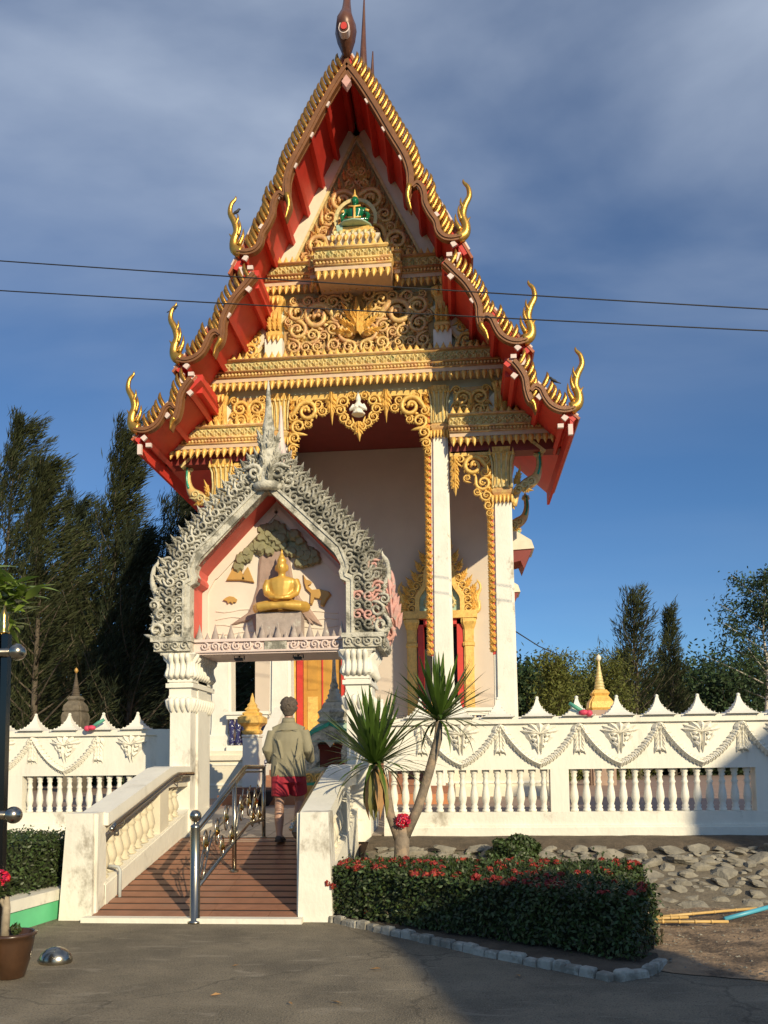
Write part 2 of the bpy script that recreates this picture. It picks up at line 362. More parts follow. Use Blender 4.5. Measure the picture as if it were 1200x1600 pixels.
def finial_mesh():                       # upswept flame finial of an eave corner, about 1.5 high, curling outward-up to the right
    mb = MB()
    c = catmull([(-.10, 0, -.08), (.14, 0, .05), (.16, 0, .30), (.06, 0, .55), (.14, 0, .85), (.30, 0, 1.12), (.26, 0, 1.38), (.12, 0, 1.52), (.10, 0, 1.62)], 4)
    n = len(c); mb.tube(c, [.17*(1-i/(n-1))**.75+.012 for i in range(n)], 8, .7)
    for bx, bz, tx, tz, r in ((-.02, .12, -.18, .62, .085), (.02, .42, -.04, .88, .075), (.12, .72, .02, 1.08, .06), (.22, .2, .33, .5, .06)):
        c = catmull([(bx, -.03, bz), (lerp(bx, tx, .55)-.06, -.05, lerp(bz, tz, .5)), (tx, -.02, tz)], 4)
        mb.tube(c, [r*(1-i/(len(c)-1))**.7+.006 for i in range(len(c))], 6, .8)
    return mb.mesh('eave_finial', True)
FINIAL = finial_mesh()
def inst(name, me, mt, parent, x, y, z, sx, sz=None, sy=None, rot=0., mir=False):
    sz = sx if sz is None else sz; sy = min(abs(sx), abs(sz)) if sy is None else sy
    return link(name, me, mt, parent, loc=(x, y, z), rot=(0, -rot, 0), scl=(-sx if mir else sx, sy, sz))
def inside(p, poly):
    c = False; n = len(poly)
    for i in range(n):
        a, b = poly[i], poly[i-1]
        if (a[1] > p[1]) != (b[1] > p[1]) and p[0] < (b[0]-a[0])*(p[1]-a[1])/(b[1]-a[1])+a[0]: c = not c
    return c
def edge_d(p, poly):
    d = 9
    for i in range(len(poly)):
        a, b = Vector(poly[i]), Vector(poly[i-1]); ab = b-a; t = max(0, min(1, (Vector(p)-a).dot(ab)/ab.dot(ab))); d = min(d, (Vector(p)-a-ab*t).length)
    return d
def pack(poly, radii, rnd, tries=260, fill=1.0):
    xs = [p[0] for p in poly]; zs = [p[1] for p in poly]; outl = []
    for r, nmax in radii:
        k = 0
        for _ in range(tries):
            p = (rnd.uniform(min(xs), max(xs)), rnd.uniform(min(zs), max(zs)))
            if not inside(p, poly) or edge_d(p, poly) < r*.86: continue
            if any(hypot(p[0]-q[0], p[1]-q[1]) < (r+q[2])*.86*fill for q in outl): continue
            outl.append((p[0], p[1], r)); k += 1
            if k >= nmax: break
    return outl
def ornament(poly, radii, y, mt, parent, ox, seed, mirror=True, both=True, sc=1.05):
    rnd = random.Random(seed)
    for (x, z, r) in pack(poly, radii, rnd):
        a = rnd.uniform(-.9, .9)+(pi if rnd.random() < .5 else 0); fl = rnd.random() < .5; dy = rnd.uniform(-.05, .0)
        inst('scroll', SCROLL, mt, parent, ox+x, y+dy, z, r*sc, sy=r*.9, rot=a, mir=fl)
        if mirror: inst('scroll', SCROLL, mt, parent, ox-x, y+dy, z, r*sc, sy=r*.9, rot=-a, mir=not fl)
# ------------------------------------------------------------------ ground
RAMP0, RAMP1, FLOOR = 8.2, 10.75, .57
gb = MB(); g = 900
gb.add([(-g, -g, 0), (g, -g, 0), (g, g, 0), (-g, g, 0)], [(0, 1, 2, 3)]); struct('ground', gb, 'asphalt')
tb = MB()      # raised courtyard behind the wall, falling gently to the gate
def cz(y): return FLOOR+(min(y, 14.5)-10.75)*.0667
for xa, xb, ya in ((-4.1, 26, 11.25), (-26, -4.1, 12.45)):
    tb.loft([[(xa, y, -.2), (xb, y, -.2), (xb, y, cz(y)), (xa, y, cz(y))] for y in (ya, 14.5, 60)])
tb.loft([[(-3.7, y, -.2), (-1.64, y, -.2), (-1.64, y, cz(y)), (-3.7, y, cz(y))] for y in (10.75, 11.25)])
court = struct('courtyard', tb, 'court')
tm = MB(); tm.box(-.195, .195, -.195, .195, 0, .012); TILE = tm.mesh('floor_tile')
for i in range(8):
    for j in range(9):
        y = 11.0+j*.4
        if y < 11.3 and not -3.6 < -4.0+i*.4 < -1.7: continue
        link('floor_tile', TILE, 'tile', court, loc=(-4.0+i*.4, y, FLOOR+(y-10.75)*.0667-.004+random.uniform(0, .002)), rot=(radians(3.8), 0, 0), scl=(1, 1, 1))
# ------------------------------------------------------------------ ramp
rb = MB(); rb.loft([[(-3.72, RAMP0, -.05), (-1.62, RAMP0, -.05), (-1.62, RAMP0, .045), (-3.72, RAMP0, .045)], [(-3.72, RAMP1+.2, -.05), (-1.62, RAMP1+.2, -.05), (-1.62, RAMP1+.2, FLOOR+.03), (-3.72, RAMP1+.2, FLOOR+.03)]])
ramp = struct('ramp', rb, 'gap_dark')
eb = MB(); eb.box(-3.78, -1.56, RAMP0-.12, RAMP0-.002, -.02, .05); obj('ramp_edge', eb, 'white_stained', ramp)
sl_ = (FLOOR-.015)/(RAMP1+.2-RAMP0); ang = math.atan(sl_); NR = 15; dy = (RAMP1+.18-RAMP0)/NR
cache = {}
for j in range(NR):
    x = -3.715
    while x < -1.63:
        wd = min(random.choice((.6, .9, .9, 1.2)), -1.625-x)
        if -1.625-x-wd < .25: wd = -1.625-x
        k = round(wd, 2)
        if k not in cache:
            b = MB(); b.box(0, k-.004, 0, dy-.042, 0, .005); cache[k] = b.mesh('ramp_tile')
        yy = RAMP0+.004+j*dy
        link('ramp_tile', cache[k], 'terracotta', ramp, loc=(x, yy, .0465+(yy-RAMP0)*sl_+random.uniform(0, .002)), rot=(ang, 0, 0)); x += k
# ------------------------------------------------------------------ stone bank, soil, dirt
bk = MB(); rows = []
XB = [-1.2+i*.35 for i in range(36)]
def bankz(x, t): return max(.0, t**.9*.53)+.03*noise.noise(Vector((x*1.4, t*4, 0)))
NB = 10
vs = []; fs = []
for i, x in enumerate(XB):
    for k in range(NB+1):
        t = k/NB; vs.append((x, lerp(8.95+.25*noise.noise(Vector((x*.6, 0, 3))), 10.7, t), bankz(x, t)))
for i in range(len(XB)-1):
    for k in range(NB): fs.append((i*(NB+1)+k, (i+1)*(NB+1)+k, (i+1)*(NB+1)+k+1, i*(NB+1)+k+1))
bk.add(vs, fs); bank = struct('stone_bank', bk, 'mortar', smooth=True)
sb = MB(); vs = []; fs = []
for i in range(60):
    x = -1.2+i*.21
    for k, y in enumerate((10.45, 10.62, 10.8, 11.05, 11.3)):
        vs.append((x, y+.05*noise.noise(Vector((x*2, k, 0))), (.47, .525, .565, .59, .60)[k]+.018*noise.noise(Vector((x*3, k*2.3, 5)))))
for i in range(59):
    for k in range(4): fs.append((i*5+k, i*5+5+k, i*5+6+k, i*5+1+k))
sb.add(vs, fs); struct('soil_strip', sb, 'soil', smooth=True)
def rock_mesh(seed, n=10, k=8):
    mb = MB(); mb.sphere((0, 0, 0), 1, n, k); r = random.Random(seed)
    pl = [(Vector((r.gauss(0, 1), r.gauss(0, 1), r.gauss(0, .8))).normalized(), r.uniform(.38, .8)) for _ in range(9)]
    v = []
    for p in mb.v:
        p = Vector(p)
        for nrm, d in pl:
            q = p.dot(nrm)
            if q > d: p = p-nrm*(q-d)
        v.append(p+Vector((noise.noise(p*3+Vector((seed, 0, 0))),)*3)*.06)
    mb.v = v; return mb.mesh('stone')
ROCKS = [rock_mesh(i*3+1) for i in range(18)]
placed = []; r = random.Random(5); cnt = 0
for tr in range(9000):
    if cnt >= 290: break
    x = r.uniform(-1.05, 4.7); t = r.uniform(.02, .93)
    if x < 1.15 and t < .55: continue
    y = lerp(8.98, 10.6, t); s = r.choice((.10, .13, .16) if tr < 1500 else (.05, .065, .08))*r.uniform(.85, 1.15)
    if any(hypot((x-a)/(.98*(s+c)), (y-b)/(.66*(s+c))) < 1 for a, b, c in placed): continue
    placed.append((x, y, s)); cnt += 1
    link('stone', r.choice(ROCKS), 'stone', bank, loc=(x, y, bankz(x, t)-s*.03), rot=(r.uniform(-.3, .3)+.36, r.uniform(-.25, .25), r.uniform(-.5, .5)), scl=(s*1.3, s*.9, s*r.uniform(.36, .52)))
db = MB(); vs = []; fs = []; nx, ny = 44, 30
for i in range(nx):
    for j in range(ny):
        x = .9+i*.12; y0 = 6.42-.62*(min(x, 3)-1.3)*.75+.10*noise.noise(Vector((x*2.2, 7, 0)))+.05*noise.noise(Vector((x*7, 3, 0))); y = lerp(y0, 9.1, j/(ny-1))
        e = min(1, j/4, (ny-1-j)/3+.3)
        vs.append((x, y, .006+e*(.028+.035*noise.noise(Vector((x*2.3, y*2.3, 1)))+.022*noise.noise(Vector((x*8, y*8, 4))))))
for i in range(nx-1):
    for j in range(ny-1): fs.append((i*ny+j, (i+1)*ny+j, (i+1)*ny+j+1, i*ny+j+1))
db.add(vs, fs); struct('dirt_patch', db, 'dirt', smooth=True)
gv = MB()
for i in range(420):
    x = 1.2+abs(r.gauss(0, 1.3)); y = r.uniform(6.45-.45*(min(x, 3)-1.3), 9.0); s = r.uniform(.004, .017)
    mtx = Matrix.Translation((x, y, .035+.02*noise.noise(Vector((x*2.3, y*2.3, 1)))))@Matrix.Rotation(r.uniform(0, 6), 4, 'Z')@Matrix.Diagonal((s, s*.8, s*.6, 1))
    gv.add([(-1, -1, 0), (1, -.8, 0), (.9, 1, 0), (-.8, .9, 0), (.1, 0, 1.2)], [(0, 1, 4), (1, 2, 4), (2, 3, 4), (3, 0, 4)], mtx)
o = obj('gravel', gv, 'stone'); tag(o, 'loose pale gravel scattered over the bare dirt', 'gravel', kind='stuff')
# ------------------------------------------------------------------ temple
X0, YF = -2.38, 20.0                     # centre line, plane of the front columns
GZ, PZ = .83, 1.95                       # courtyard and porch floor
temple = thing('temple', 'tall white and gold temple hall with steep red tiered roof', 'temple', (X0, YF, GZ))
TO = (X0, 0, 0)
def tp(name, mb, mt, parent=None, smooth=False): return obj(name, mb, mt, parent or temple, smooth, TO)
# platform, stairs
b = MB(); b.box(-4.75, 4.75, 19.45, 36, GZ-.05, 1.05); b.box(-4.6, 4.6, 19.55, 36, 1.05, 1.72); b.box(-4.7, 4.7, 19.48, 36, 1.72, 1.84); b.box(-4.58, 4.58, 19.56, 36, 1.84, PZ)
tp('platform', b, 'cream')
b = MB(); b.box(-4.62, 4.62, 19.53, 19.57, 1.12, 1.17); b.box(-4.62, 4.62, 19.53, 19.57, 1.6, 1.65); tp('platform_moulding', b, 'white')
for k in range(2):
    b = MB(); b.box(-2.25, 2.25, 15.6+.6*k, 19.45, GZ-.05, GZ+.18+.13*k); tp('terrace_step', b, 'orange_tile' if k == 0 else 'terracotta')
ns = 7
for k in range(ns):
    z0 = GZ+.31; h = (PZ-z0)/ns; y = 17.2+k*.33
    b = MB(); b.box(-1.76, 1.76, y, y+.36, z0+k*h-.1, z0+(k+1)*h); tp('stair_step', b, 'terracotta')
for s in (-1, 1):
    st = MB(); x = s*1.9
    p = [(17.0, GZ), (17.0, 1.7), (17.3, 1.8), (19.6, 3.0), (19.6, 2.85), (17.4, 1.68), (17.4, 1.42), (19.6, 2.30), (19.6, GZ)]
    st.loft([[(x-.13, a, c) for a, c in p], [(x+.13, a, c) for a, c in p]])
    o = tp('stair_balustrade', st, 'white')
    q = MB(); q.lathe([(.05, 0), (.075, .12), (.04, .3), (.07, .6), (.05, 1)], 8); tp_ = q.mesh('stair_baluster', True)
    for k in range(11):
        y = 17.5+k*.195; z = lerp(1.42, 2.30, (y-17.4)/2.2); z1 = lerp(1.68, 2.85, (y-17.4)/2.2)
        link('stair_baluster', tp_, 'blue_mosaic', o, loc=(X0+x, y, z), scl=(1.5, 1.1, max(.08, z1-z)))
    q = MB(); q.square([(.19, GZ), (.19, GZ+.25), (.175, GZ+.27), (.165, 2.15), (.185, 2.17), (.185, 2.21)], (x, 16.9, 0), .12); tp('newel_post', q, 'white', o)
    q = MB(); q.square([(.13, 2.21), (.18, 2.24), (.19, 2.29), (.145, 2.32), (.17, 2.38), (.265, 2.45), (.265, 2.57), (.17, 2.62), (.185, 2.66), (.12, 2.70), (.135, 2.74), (.085, 2.79), (.09, 2.83), (.045, 2.89), (.034, 2.97), (.005, 3.08)], (x, 16.9, 0), .25); tp('lotus_finial', q, 'gold', o)
    xa, xb = 2.25, 3.25
    q = MB(); q.box(*sorted((s*xa, s*xb)), 19.7, 19.9, 2.72, 2.82); q.box(*sorted((s*(xa-.04), s*(xb+.04))), 19.66, 19.94, 2.82, 2.9)
    pb = tp('porch_balustrade', q, 'white'); tp('bottom_rail', MB().box(*sorted((s*xa, s*xb)), 19.7, 19.9, PZ, 2.08), 'white', pb)
    q = MB(); q.lathe([(.06, 0), (.085, .1), (.05, .25), (.08, .42), (.06, .64)], 8); bme = q.mesh('porch_baluster', True)
    for k in range(6): link('porch_baluster', bme, 'blue_mosaic', pb, loc=(X0+s*(xa+.1+k*.16), 19.8, 2.08))
# columns
COLX = ((2.0, 9.93, 10.95, .205, .275), (3.5, 8.22, 9.3, .235, .275))
def column(x, y, zs, zc, wt, wb, parent=temple):
    q = MB(); q.square([(wb*1.5, PZ), (wb*1.5, PZ+.2), (wb*1.3, PZ+.24), (wb*1.3, PZ+.36), (wb*1.05, PZ+.42), (wb, PZ+.6), (wt, zs-.28)], (x, y, 0), .26)
    o = tp('column', q, 'white_stained', parent)
    q = MB(); q.square([(wt*1.02, zs-.12), (wt*1.2, zs-.06), (wt*1.3, zs), (wt*1.08, zs+.06)], (x, y, 0), .2); tp('column_ring', q, 'gold_rose', o)
    q = MB(); h = zc-zs; q.square([(wt*1.04, zs+.06), (wt*1.0, zs+h*.35), (wt*1.05, zs+h*.68), (wt*1.3, zs+h*.82), (wt*1.4, zs+h*.86), (wt*1.2, zs+h*.9), (wt*1.28, zs+h)], (x, y, 0), .26); tp('capital', q, 'gold', o)
    q = MB()
    for k in range(5):
        u = (k-2)*.42; q.tube([(x+u*wt*1.15, y-wt*1.06, zs+.08), (x+u*wt*1.1, y-wt*1.02, zs+h*.4), (x+u*wt*1.2, y-wt*1.10, zs+h*.7), (x+u*wt*1.45, y-wt*1.38, zs+h*.84)], [.03, .024, .028, .02], 6)
        if x > 0: q.tube([(x+wt*1.06, y+u*wt*1.15, zs+.08), (x+wt*1.02, y+u*wt*1.1, zs+h*.4), (x+wt*1.10, y+u*wt*1.2, zs+h*.7), (x+wt*1.38, y+u*wt*1.45, zs+h*.84)], [.03, .024, .028, .02], 6)
    tp('capital_rib', q, 'gold_pale', o, True)
    for k in range(6):
        u = (k-2.5)/2.5
        inst('petal', PETAL, 'gold', o, X0+x+u*wt*1.0, y-wt*1.03, zs-.12, wt*.62, .24, .2)
        inst('spike', SPIKE, 'gold', o, X0+x+u*wt*1.2, y-wt*1.3, zs+h*.8, wt*.5, .2, .14); inst('spike', SPIKE, 'gold_pale', o, X0+x+u*wt*.95, y-wt*1.05, zs+.07, wt*.45, .16, .12)
    if x > 0:                      # gold petals on the sunlit flank
        for k in (-.8, -.27, .27, .8): link('petal', PETAL, 'gold', o, loc=(X0+x+wt*1.03, y+k*wt, zs-.12), rot=(0, 0, pi/2), scl=(wt*.62, .2, .24))
    return o
for x, zs, zc, wt, wb in COLX:
    for s in (-1, 1): column(s*x, YF+.25, zs, zc, wt, wb)
# entablature bands
def band(x0, x1, yf, z0, parent, petals=True, spikes=True, s=1., ends=(False, False), yb=20.45):
    # z0 = underside of the bead moulding
    q = MB(); q.box(x0, x1, yf+.06, yb, z0-.1, z0); q.box(x0+.02, x1-.02, yf+.10, yb, z0-.16, z0-.1); o = tp('entablature', q, 'pinkish', parent)
    q = MB(); q.box(x0-.02, x1+.02, yf+.02, yb, z0, z0+.03); q.box(x0-.01, x1+.01, yf+.05, yb, z0+.03, z0+.13); q.box(x0-.04, x1+.04, yf-.01, yb, z0+.13, z0+.17); q.box(x0-.05, x1+.05, yf-.02, yb, z0+.42, z0+.465)
    n = int((x1-x0)/.085)
    for i in range(n): q.sphere((lerp(x0, x1, (i+.5)/n), yf+.045, z0+.08), (.045, .05, .045), 6, 4)
    tp('bead_moulding', q, 'gold_rose', o, True)
    q = MB(); q.box(x0, x1, yf+.06, yb, z0+.17, z0+.42); tp('frieze', q, 'gold_pale', o)
    q = MB(); n = max(1, round((x1-x0)/.19)); dx = (x1-x0)/n
    for i in range(n):
        c = x0+(i+.5)*dx; zc = z0+.295
        for dxx, dzz in ((1, 1), (-1, 1), (1, -1), (-1, -1)): leaf3(q, (c, yf+.06, zc), (dxx, 0, dzz*.85), .15, .085, .12*dxx*dzz, .5)
        leaf3(q, (c-dx/2, yf+.06, zc-.10), (0, 0, 1), .19, .09, 0, .5); q.sphere((c, yf+.04, zc), .032, 6, 4)
    tp('frieze_leaf', q, 'gold_pale', o)
    n = max(1, round((x1-x0)/.165)); dx = (x1-x0)/n
    for i in range(n):
        c = X0+x0+(i+.5)*dx
        if petals: inst('hanging_petal', PETAL, 'gold', o, c, yf+.10, z0-.10, dx*1.25, .27*s, .24)
        if spikes: inst('crest_spike', SPIKE, 'gold', o, c, yf+.05, z0+.465, dx*1.15, .19*s, .13)
    return o
for s in (-1, 1):
    x0, x1 = sorted((s*2.26, s*4.98)); lower = band(x0, x1, 19.72, 9.62, temple)
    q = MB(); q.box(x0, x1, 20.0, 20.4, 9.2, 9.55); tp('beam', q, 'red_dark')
band(-3.87, 3.87, 19.70, 11.28, temple)
band(-2.36, 2.36, 19.74, 13.76, temple)
band(-.93, .93, 19.0, 13.62, temple, s=1.0)           # projecting shelf
for s in (-1, 1): band(*sorted((s*.97, s*1.12)), 19.42, 13.70, temple)
q = MB(); q.box(-.90, .90, 19.1, 20.3, 13.44, 13.50); tp('shelf_soffit', q, 'pinkish')
# pedestal on the shelf
q = MB(); q.square([(.62, 14.06), (.62, 14.16), (.56, 14.2), (.56, 14.34), (.62, 14.4), (.66, 14.47), (.60, 14.5), (.52, 14.52)], (-.0, 19.5, 0), .2, ay=.6); ped = tp('statue_pedestal', q, 'cream')
for i in range(7): inst('petal', PETAL, 'gold', ped, X0-.5+i*.165, 19.13, 14.42, .2, .2, .25)
for i in range(7): inst('hanging_petal', PETAL, 'gold_pale', ped, X0-.45+i*.15, 19.16, 14.56, .2, .16, .2)
q = MB(); q.square([(.50, 14.5), (.55, 14.56), (.48, 14.62), (.5, 14.68), (.44, 14.72)], (0, 19.5, 0), .2, ay=.6); tp('pedestal_cap', q, 'gold', ped)
# pediment walls
ped_poly = [(-5.1, 9.6), (-3.75, 10.85), (-3.5, 10.95), (-2.1, 13.3), (0, 18.6), (2.1, 13.3), (3.5, 10.95), (3.75, 10.85), (5.1, 9.6)]
q = MB()
for seg in ([(-2.75, 13.0), (0, 18.55), (2.75, 13.0)], ): q.prism(seg, 20.12, 20.4)
q.box(-3.95, 3.95, 20.12, 20.4, 10.95, 11.2); q.prism([(-3.9, 11.1), (-2.55, 13.3), (2.55, 13.3), (3.9, 11.1)], 20.121, 20.41); 
for s in (-1, 1): q.prism([(s*2.0, 9.9), (s*2.0, 11.0), (s*3.6, 11.0), (s*4.8, 9.9)], 20.122, 20.42)
tp('pediment_wall', q, 'mint')
def rake_band(a, b2, wd, mt, y0, y1, nm):
    for s in (-1, 1):
        q = MB(); q.ribbon([(s*a[0], a[1]), (s*b2[0], b2[1])], wd, y0, y1); tp(nm, q, mt)
for (a, b2) in (((.0, 18.02), (2.30, 13.55)), ((2.05, 13.12), (3.75, 10.95)), ((3.28, 10.62), (4.72, 9.35))):
    rake_band(a, b2, .42, 'cream', 20.02, 20.2, 'verge_band')
    dx, dz = b2[0]-a[0], b2[1]-a[1]; l = hypot(dx, dz); o_ = (dz/l*.26, -dx/l*.26)
    rake_band((max(.02, a[0]+o_[0]*1.0), a[1]+o_[1]-(.25 if a[0] == 0 else 0)), (b2[0]+o_[0], b2[1]+o_[1]), .07, 'gold_pale', 19.98, 20.15, 'verge_moulding')
# carved fields
tri = [(.0, 17.2), (1.58, 14.3), (.0, 14.3)]
car = tp('carved_gable', MB().prism([(-1.75, 14.2), (0, 17.5), (1.75, 14.2)], 20.06, 20.13), 'shaded_field')
ornament(tri, [(.30, 4), (.22, 10), (.16, 22), (.12, 30)], 20.02, 'gold_rose', car, X0, 3)
for k in range(13):
    t = k/12
    for s in (-1, 1): inst('flame', FLAME, 'gold_rose', car, X0+s*lerp(.03, 1.5, t), 20.0, lerp(17.15, 14.32, t)-.18, .2, .34, .3, rot=-s*.2)
mid = tp('carved_panel', MB().box(-1.9, 1.9, 20.07, 20.13, 11.8, 13.45), 'shaded_field')
inst('scroll', SCROLL, 'gold_rose', mid, X0-1.02, 19.97, 12.85, .38, sy=.3, rot=.4); inst('scroll', SCROLL, 'gold_rose', mid, X0+1.02, 19.97, 12.85, .38, sy=.3, rot=-.4, mir=True)
_pp = [(0, 11.95), (1.85, 11.95), (1.85, 13.42), (0, 13.42)]
rnd = random.Random(11); base = [(1.02, 12.85, .38), (.12, 12.9, .22)]
circ = list(base)
for rr, nm in ((.24, 3), (.18, 9), (.14, 18), (.11, 24)):
    k = 0
    for _ in range(500):
        p = (rnd.uniform(.1, 1.8), rnd.uniform(12.0, 13.4))
        if edge_d(p, _pp) < rr*.8 and p[0] > .3 or any(hypot(p[0]-q_[0], p[1]-q_[1]) < (rr+q_[2])*.84 for q_ in circ): continue
        circ.append((p[0], p[1], rr)); k += 1
        a = rnd.uniform(-2, 2); fl = rnd.random() < .5
        inst('scroll', SCROLL, 'gold_rose' if rr < .25 else 'gold', mid, X0+p[0], 19.98, p[1], rr*1.08, sy=rr, rot=a, mir=fl); inst('scroll', SCROLL, 'gold_rose' if rr < .25 else 'gold', mid, X0-p[0], 19.98, p[1], rr*1.08, sy=rr, rot=-a, mir=not fl)
        if k >= nm: break
for k in range(95):
    x = rnd.uniform(.05, 1.82); z = rnd.uniform(11.9, 13.25); h_ = rnd.uniform(.2, .38); a = rnd.uniform(-1.4, 1.4)
    for s in (-1, 1): inst('flame', FLAME, 'gold_rose' if k % 3 else 'gold_pale', mid, X0+s*x, 20.03, z, h_*.7, h_, .3, rot=s*a)
inst('flame', FLAME, 'gold', mid, X0, 19.9, 12.35, .55, 1.0, .6)
for s in (-1, 1):
    for k, (dx, dz, a) in enumerate(((.25, .05, .9), (.32, -.1, 1.3), (.22, .28, .55))): inst('flame', FLAME, 'gold', mid, X0+s*dx*.5, 19.92, 12.45+dz, .3, .6, .4, rot=-s*a)
for k in range(80):
    z = rnd.uniform(14.3, 16.9); x = rnd.uniform(0, max(.05, (17.1-z)*.56-.12)); h_ = rnd.uniform(.2, .36); a = rnd.uniform(-.9, .9)
    for s in (-1, 1): inst('flame', FLAME, 'gold_rose', car, X0+s*x, 20.0, z, h_*.7, h_, .3, rot=s*a)
# flanking pilasters and triangles
for s in (-1, 1):
    q = MB(); q.square([(.21, 11.75), (.19, 12.4), (.2, 12.42), (.2, 12.5), (.17, 12.55), (.17, 13.1), (.2, 13.2), (.27, 13.3), (.27, 13.4), (.22, 13.44)], (s*2.12, 20.0, 0), .25, ay=.7); o = tp('pilaster', q, 'gold'); 
    q = MB(); q.box(s*2.12-.225, s*2.12+.225, 19.83, 20.1, 11.75, 12.3); tp('pilaster_base', q, 'white', o)
    for k in (-.12, 0, .12): inst('flame', FLAME, 'gold', o, X0+s*2.12+k, 19.86, 12.55, .2, .5, .25); inst('petal', PETAL, 'gold', o, X0+s*2.12+k, 19.82, 13.4, .2, .26, .25); inst('petal', PETAL, 'gold', o, X0+s*2.12+k, 19.84, 12.4, .2, .22, .2)
    t3 = [(s*2.45, 11.8), (s*3.15, 11.8), (s*2.45, 12.85)]
    o = tp('carved_corner', MB().prism([(s*2.42, 11.76), (s*3.3, 11.76), (s*2.42, 12.98)], 20.05, 20.125), 'gold_pale')
    ornament(t3, [(.2, 2), (.14, 6), (.1, 10)], 20.02, 'gold', o, X0, 21, mirror=False)
    for k in range(6): inst('flame', FLAME, 'gold', o, X0+s*lerp(2.5, 3.1, k/5), 20.0, lerp(12.5, 11.78, k/5), .18, .32, .25, rot=-s*.5)
    # panel between inner and outer capitals
    o = tp('carved_square', MB().box(*sorted((s*2.35, s*3.25)), 20.06, 20.125, 10.05, 10.9), 'gold_rose')
    sq = [(s*2.4, 10.1), (s*3.2, 10.1), (s*3.2, 10.85), (s*2.4, 10.85)]
    for (dx, dz, r_, m_) in ((-.21, .12, .23, 0), (.21, .12, .23, 1), (-.2, -.2, .17, 0), (.2, -.2, .17, 1), (-.36, .33, .12, 1), (.36, .33, .12, 0), (-.36, -.05, .11, 1), (.36, -.05, .11, 0)):
        inst('scroll', SCROLL, 'gold', o, X0+s*2.8+dx, 20.0, 10.45+dz, r_, sy=.22, rot=dx, mir=bool(m_))
    inst('flame', FLAME, 'gold', o, X0+s*2.8, 19.95, 10.15, .3, .65, .35)
    q = MB(); q.square([(.17, 10.1), (.155, 10.7), (.2, 10.82), (.22, 10.9), (.17, 10.95)], (s*3.52, 20.02, 0), .25, ay=.7); o = tp('pilaster', q, 'gold')
    for k in (-.1, 0, .1):
        inst('flame', FLAME, 'gold', o, X0+s*3.52+k, 19.88, 10.15, .18, .55, .25); inst('petal', PETAL, 'gold', o, X0+s*3.52+k, 19.86, 10.92, .18, .24, .25)
# hanging filigree in the openings
def rope(x, z0, z1, y, parent, s):
    n = int((z0-z1)/.17)
    q = MB(); q.box(x-.035, x+.035, y, y+.08, z1, z0); tp('rope_bar', q, 'red', parent)
    for i in range(n):
        z = z0-(i+1)*.17
        inst('rope_leaf', FLAME, 'gold', parent, X0+x, y-.01, z, .26, .22, .3, rot=s*.5)
fil = tp('filigree', MB().box(-1.72, 1.72, 20.0, 20.12, 10.74, 10.86), 'gold')
q = MB()
for s in (-1, 1):
    inst('scroll', SCROLL, 'gold', fil, X0+s*1.3, 20.0, 10.42, .30, sy=.3, rot=s*.3, mir=s < 0)
    for (x, z, r_) in ((1.52, 10.05, .2), (1.62, 9.75, .16), (1.66, 9.48, .13), (1.70, 9.26, .1), (1.02, 10.6, .14), (1.45, 10.68, .13), (.9, 10.42, .12), (1.64, 10.3, .13), (1.26, 10.1, .10)):
        inst('scroll', SCROLL, 'gold', fil, X0+s*x, 20.02, z, r_, sy=.22, rot=s*(x*3), mir=(s < 0) != (r_ < .15))
    for (x, z, h, w_) in ((.68, 10.0, .85, .3), (.68, 10.25, .6, .45)): link('pendant', FLAME, 'gold', fil, loc=(X0+s*x, 19.98, 10.88 if w_ < .4 else 10.8), rot=(0, pi, 0), scl=(w_, .4, h*1.0))
    for (x, z, r_, a) in ((.38, 10.62, .17, 0), (.46, 10.40, .15, 1), (.38, 10.2, .14, 2), (.24, 10.07, .13, 2.6), (.16, 10.76, .12, 0), (.10, 9.98, .12, 3)):
        inst('scroll', SCROLL, 'gold', fil, X0+s*x, 20.0, z, r_, sy=.25, rot=s*a, mir=s < 0)
    rope(s*1.73, 10.85, 4.2, 20.05, fil, s)
link('pendant', FLAME, 'gold', fil, loc=(X0, 19.96, 10.08), rot=(0, pi, 0), scl=(.4, .4, .5))
# praying figure in the medallion (a stucco relief of the temple)
q = MB(); q.sphere((0, 19.95, 10.66), (.07, .07, .09), 8, 6); q.sphere((0, 19.95, 10.44), (.13, .1, .17), 8, 6); q.lathe([(.06, 10.72), (.03, 10.8), (.01, 10.9)], 6, (0, 19.95, 0))
for s in (-1, 1): q.tube([(s*.12, 19.95, 10.53), (s*.2, 19.9, 10.38), (s*.03, 19.83, 10.46)], [.045, .045, .03], 6)
q.lathe([(.16, 10.26), (.18, 10.3), (.1, 10.36)], 8, (0, 19.95, 0)); link('medallion_figure', remesh(q, .018, 2), 'white', fil, loc=(X0, 0, 0))
for s in (-1, 1):
    f2 = tp('filigree', MB().box(*sorted((s*2.25, s*3.2)), 20.0, 20.12, 9.12, 9.24), 'gold')
    inst('scroll', SCROLL, 'gold', f2, X0+s*2.82, 20.0, 8.84, .28, sy=.28, rot=s*.3, mir=s < 0)
    for (x, z, r_) in ((3.05, 8.42, .2), (3.12, 8.1, .15), (3.16, 7.85, .12), (3.18, 7.66, .09), (2.5, 9.02, .13), (3.12, 9.0, .13), (3.1, 8.68, .13), (2.66, 8.55, .1), (2.9, 8.2, .1)):
        inst('scroll', SCROLL, 'gold', f2, X0+s*x, 20.02, z, r_, sy=.2, rot=s*x*3, mir=(s < 0) != (r_ < .14))
    for z in (9.1, 8.85, 8.6): link('pendant', FLAME, 'gold', f2, loc=(X0+s*2.36, 19.98, z), rot=(0, pi, 0), scl=(.32, .3, .5))
    rope(s*3.24, 9.2, 4.2, 20.05, f2, s)
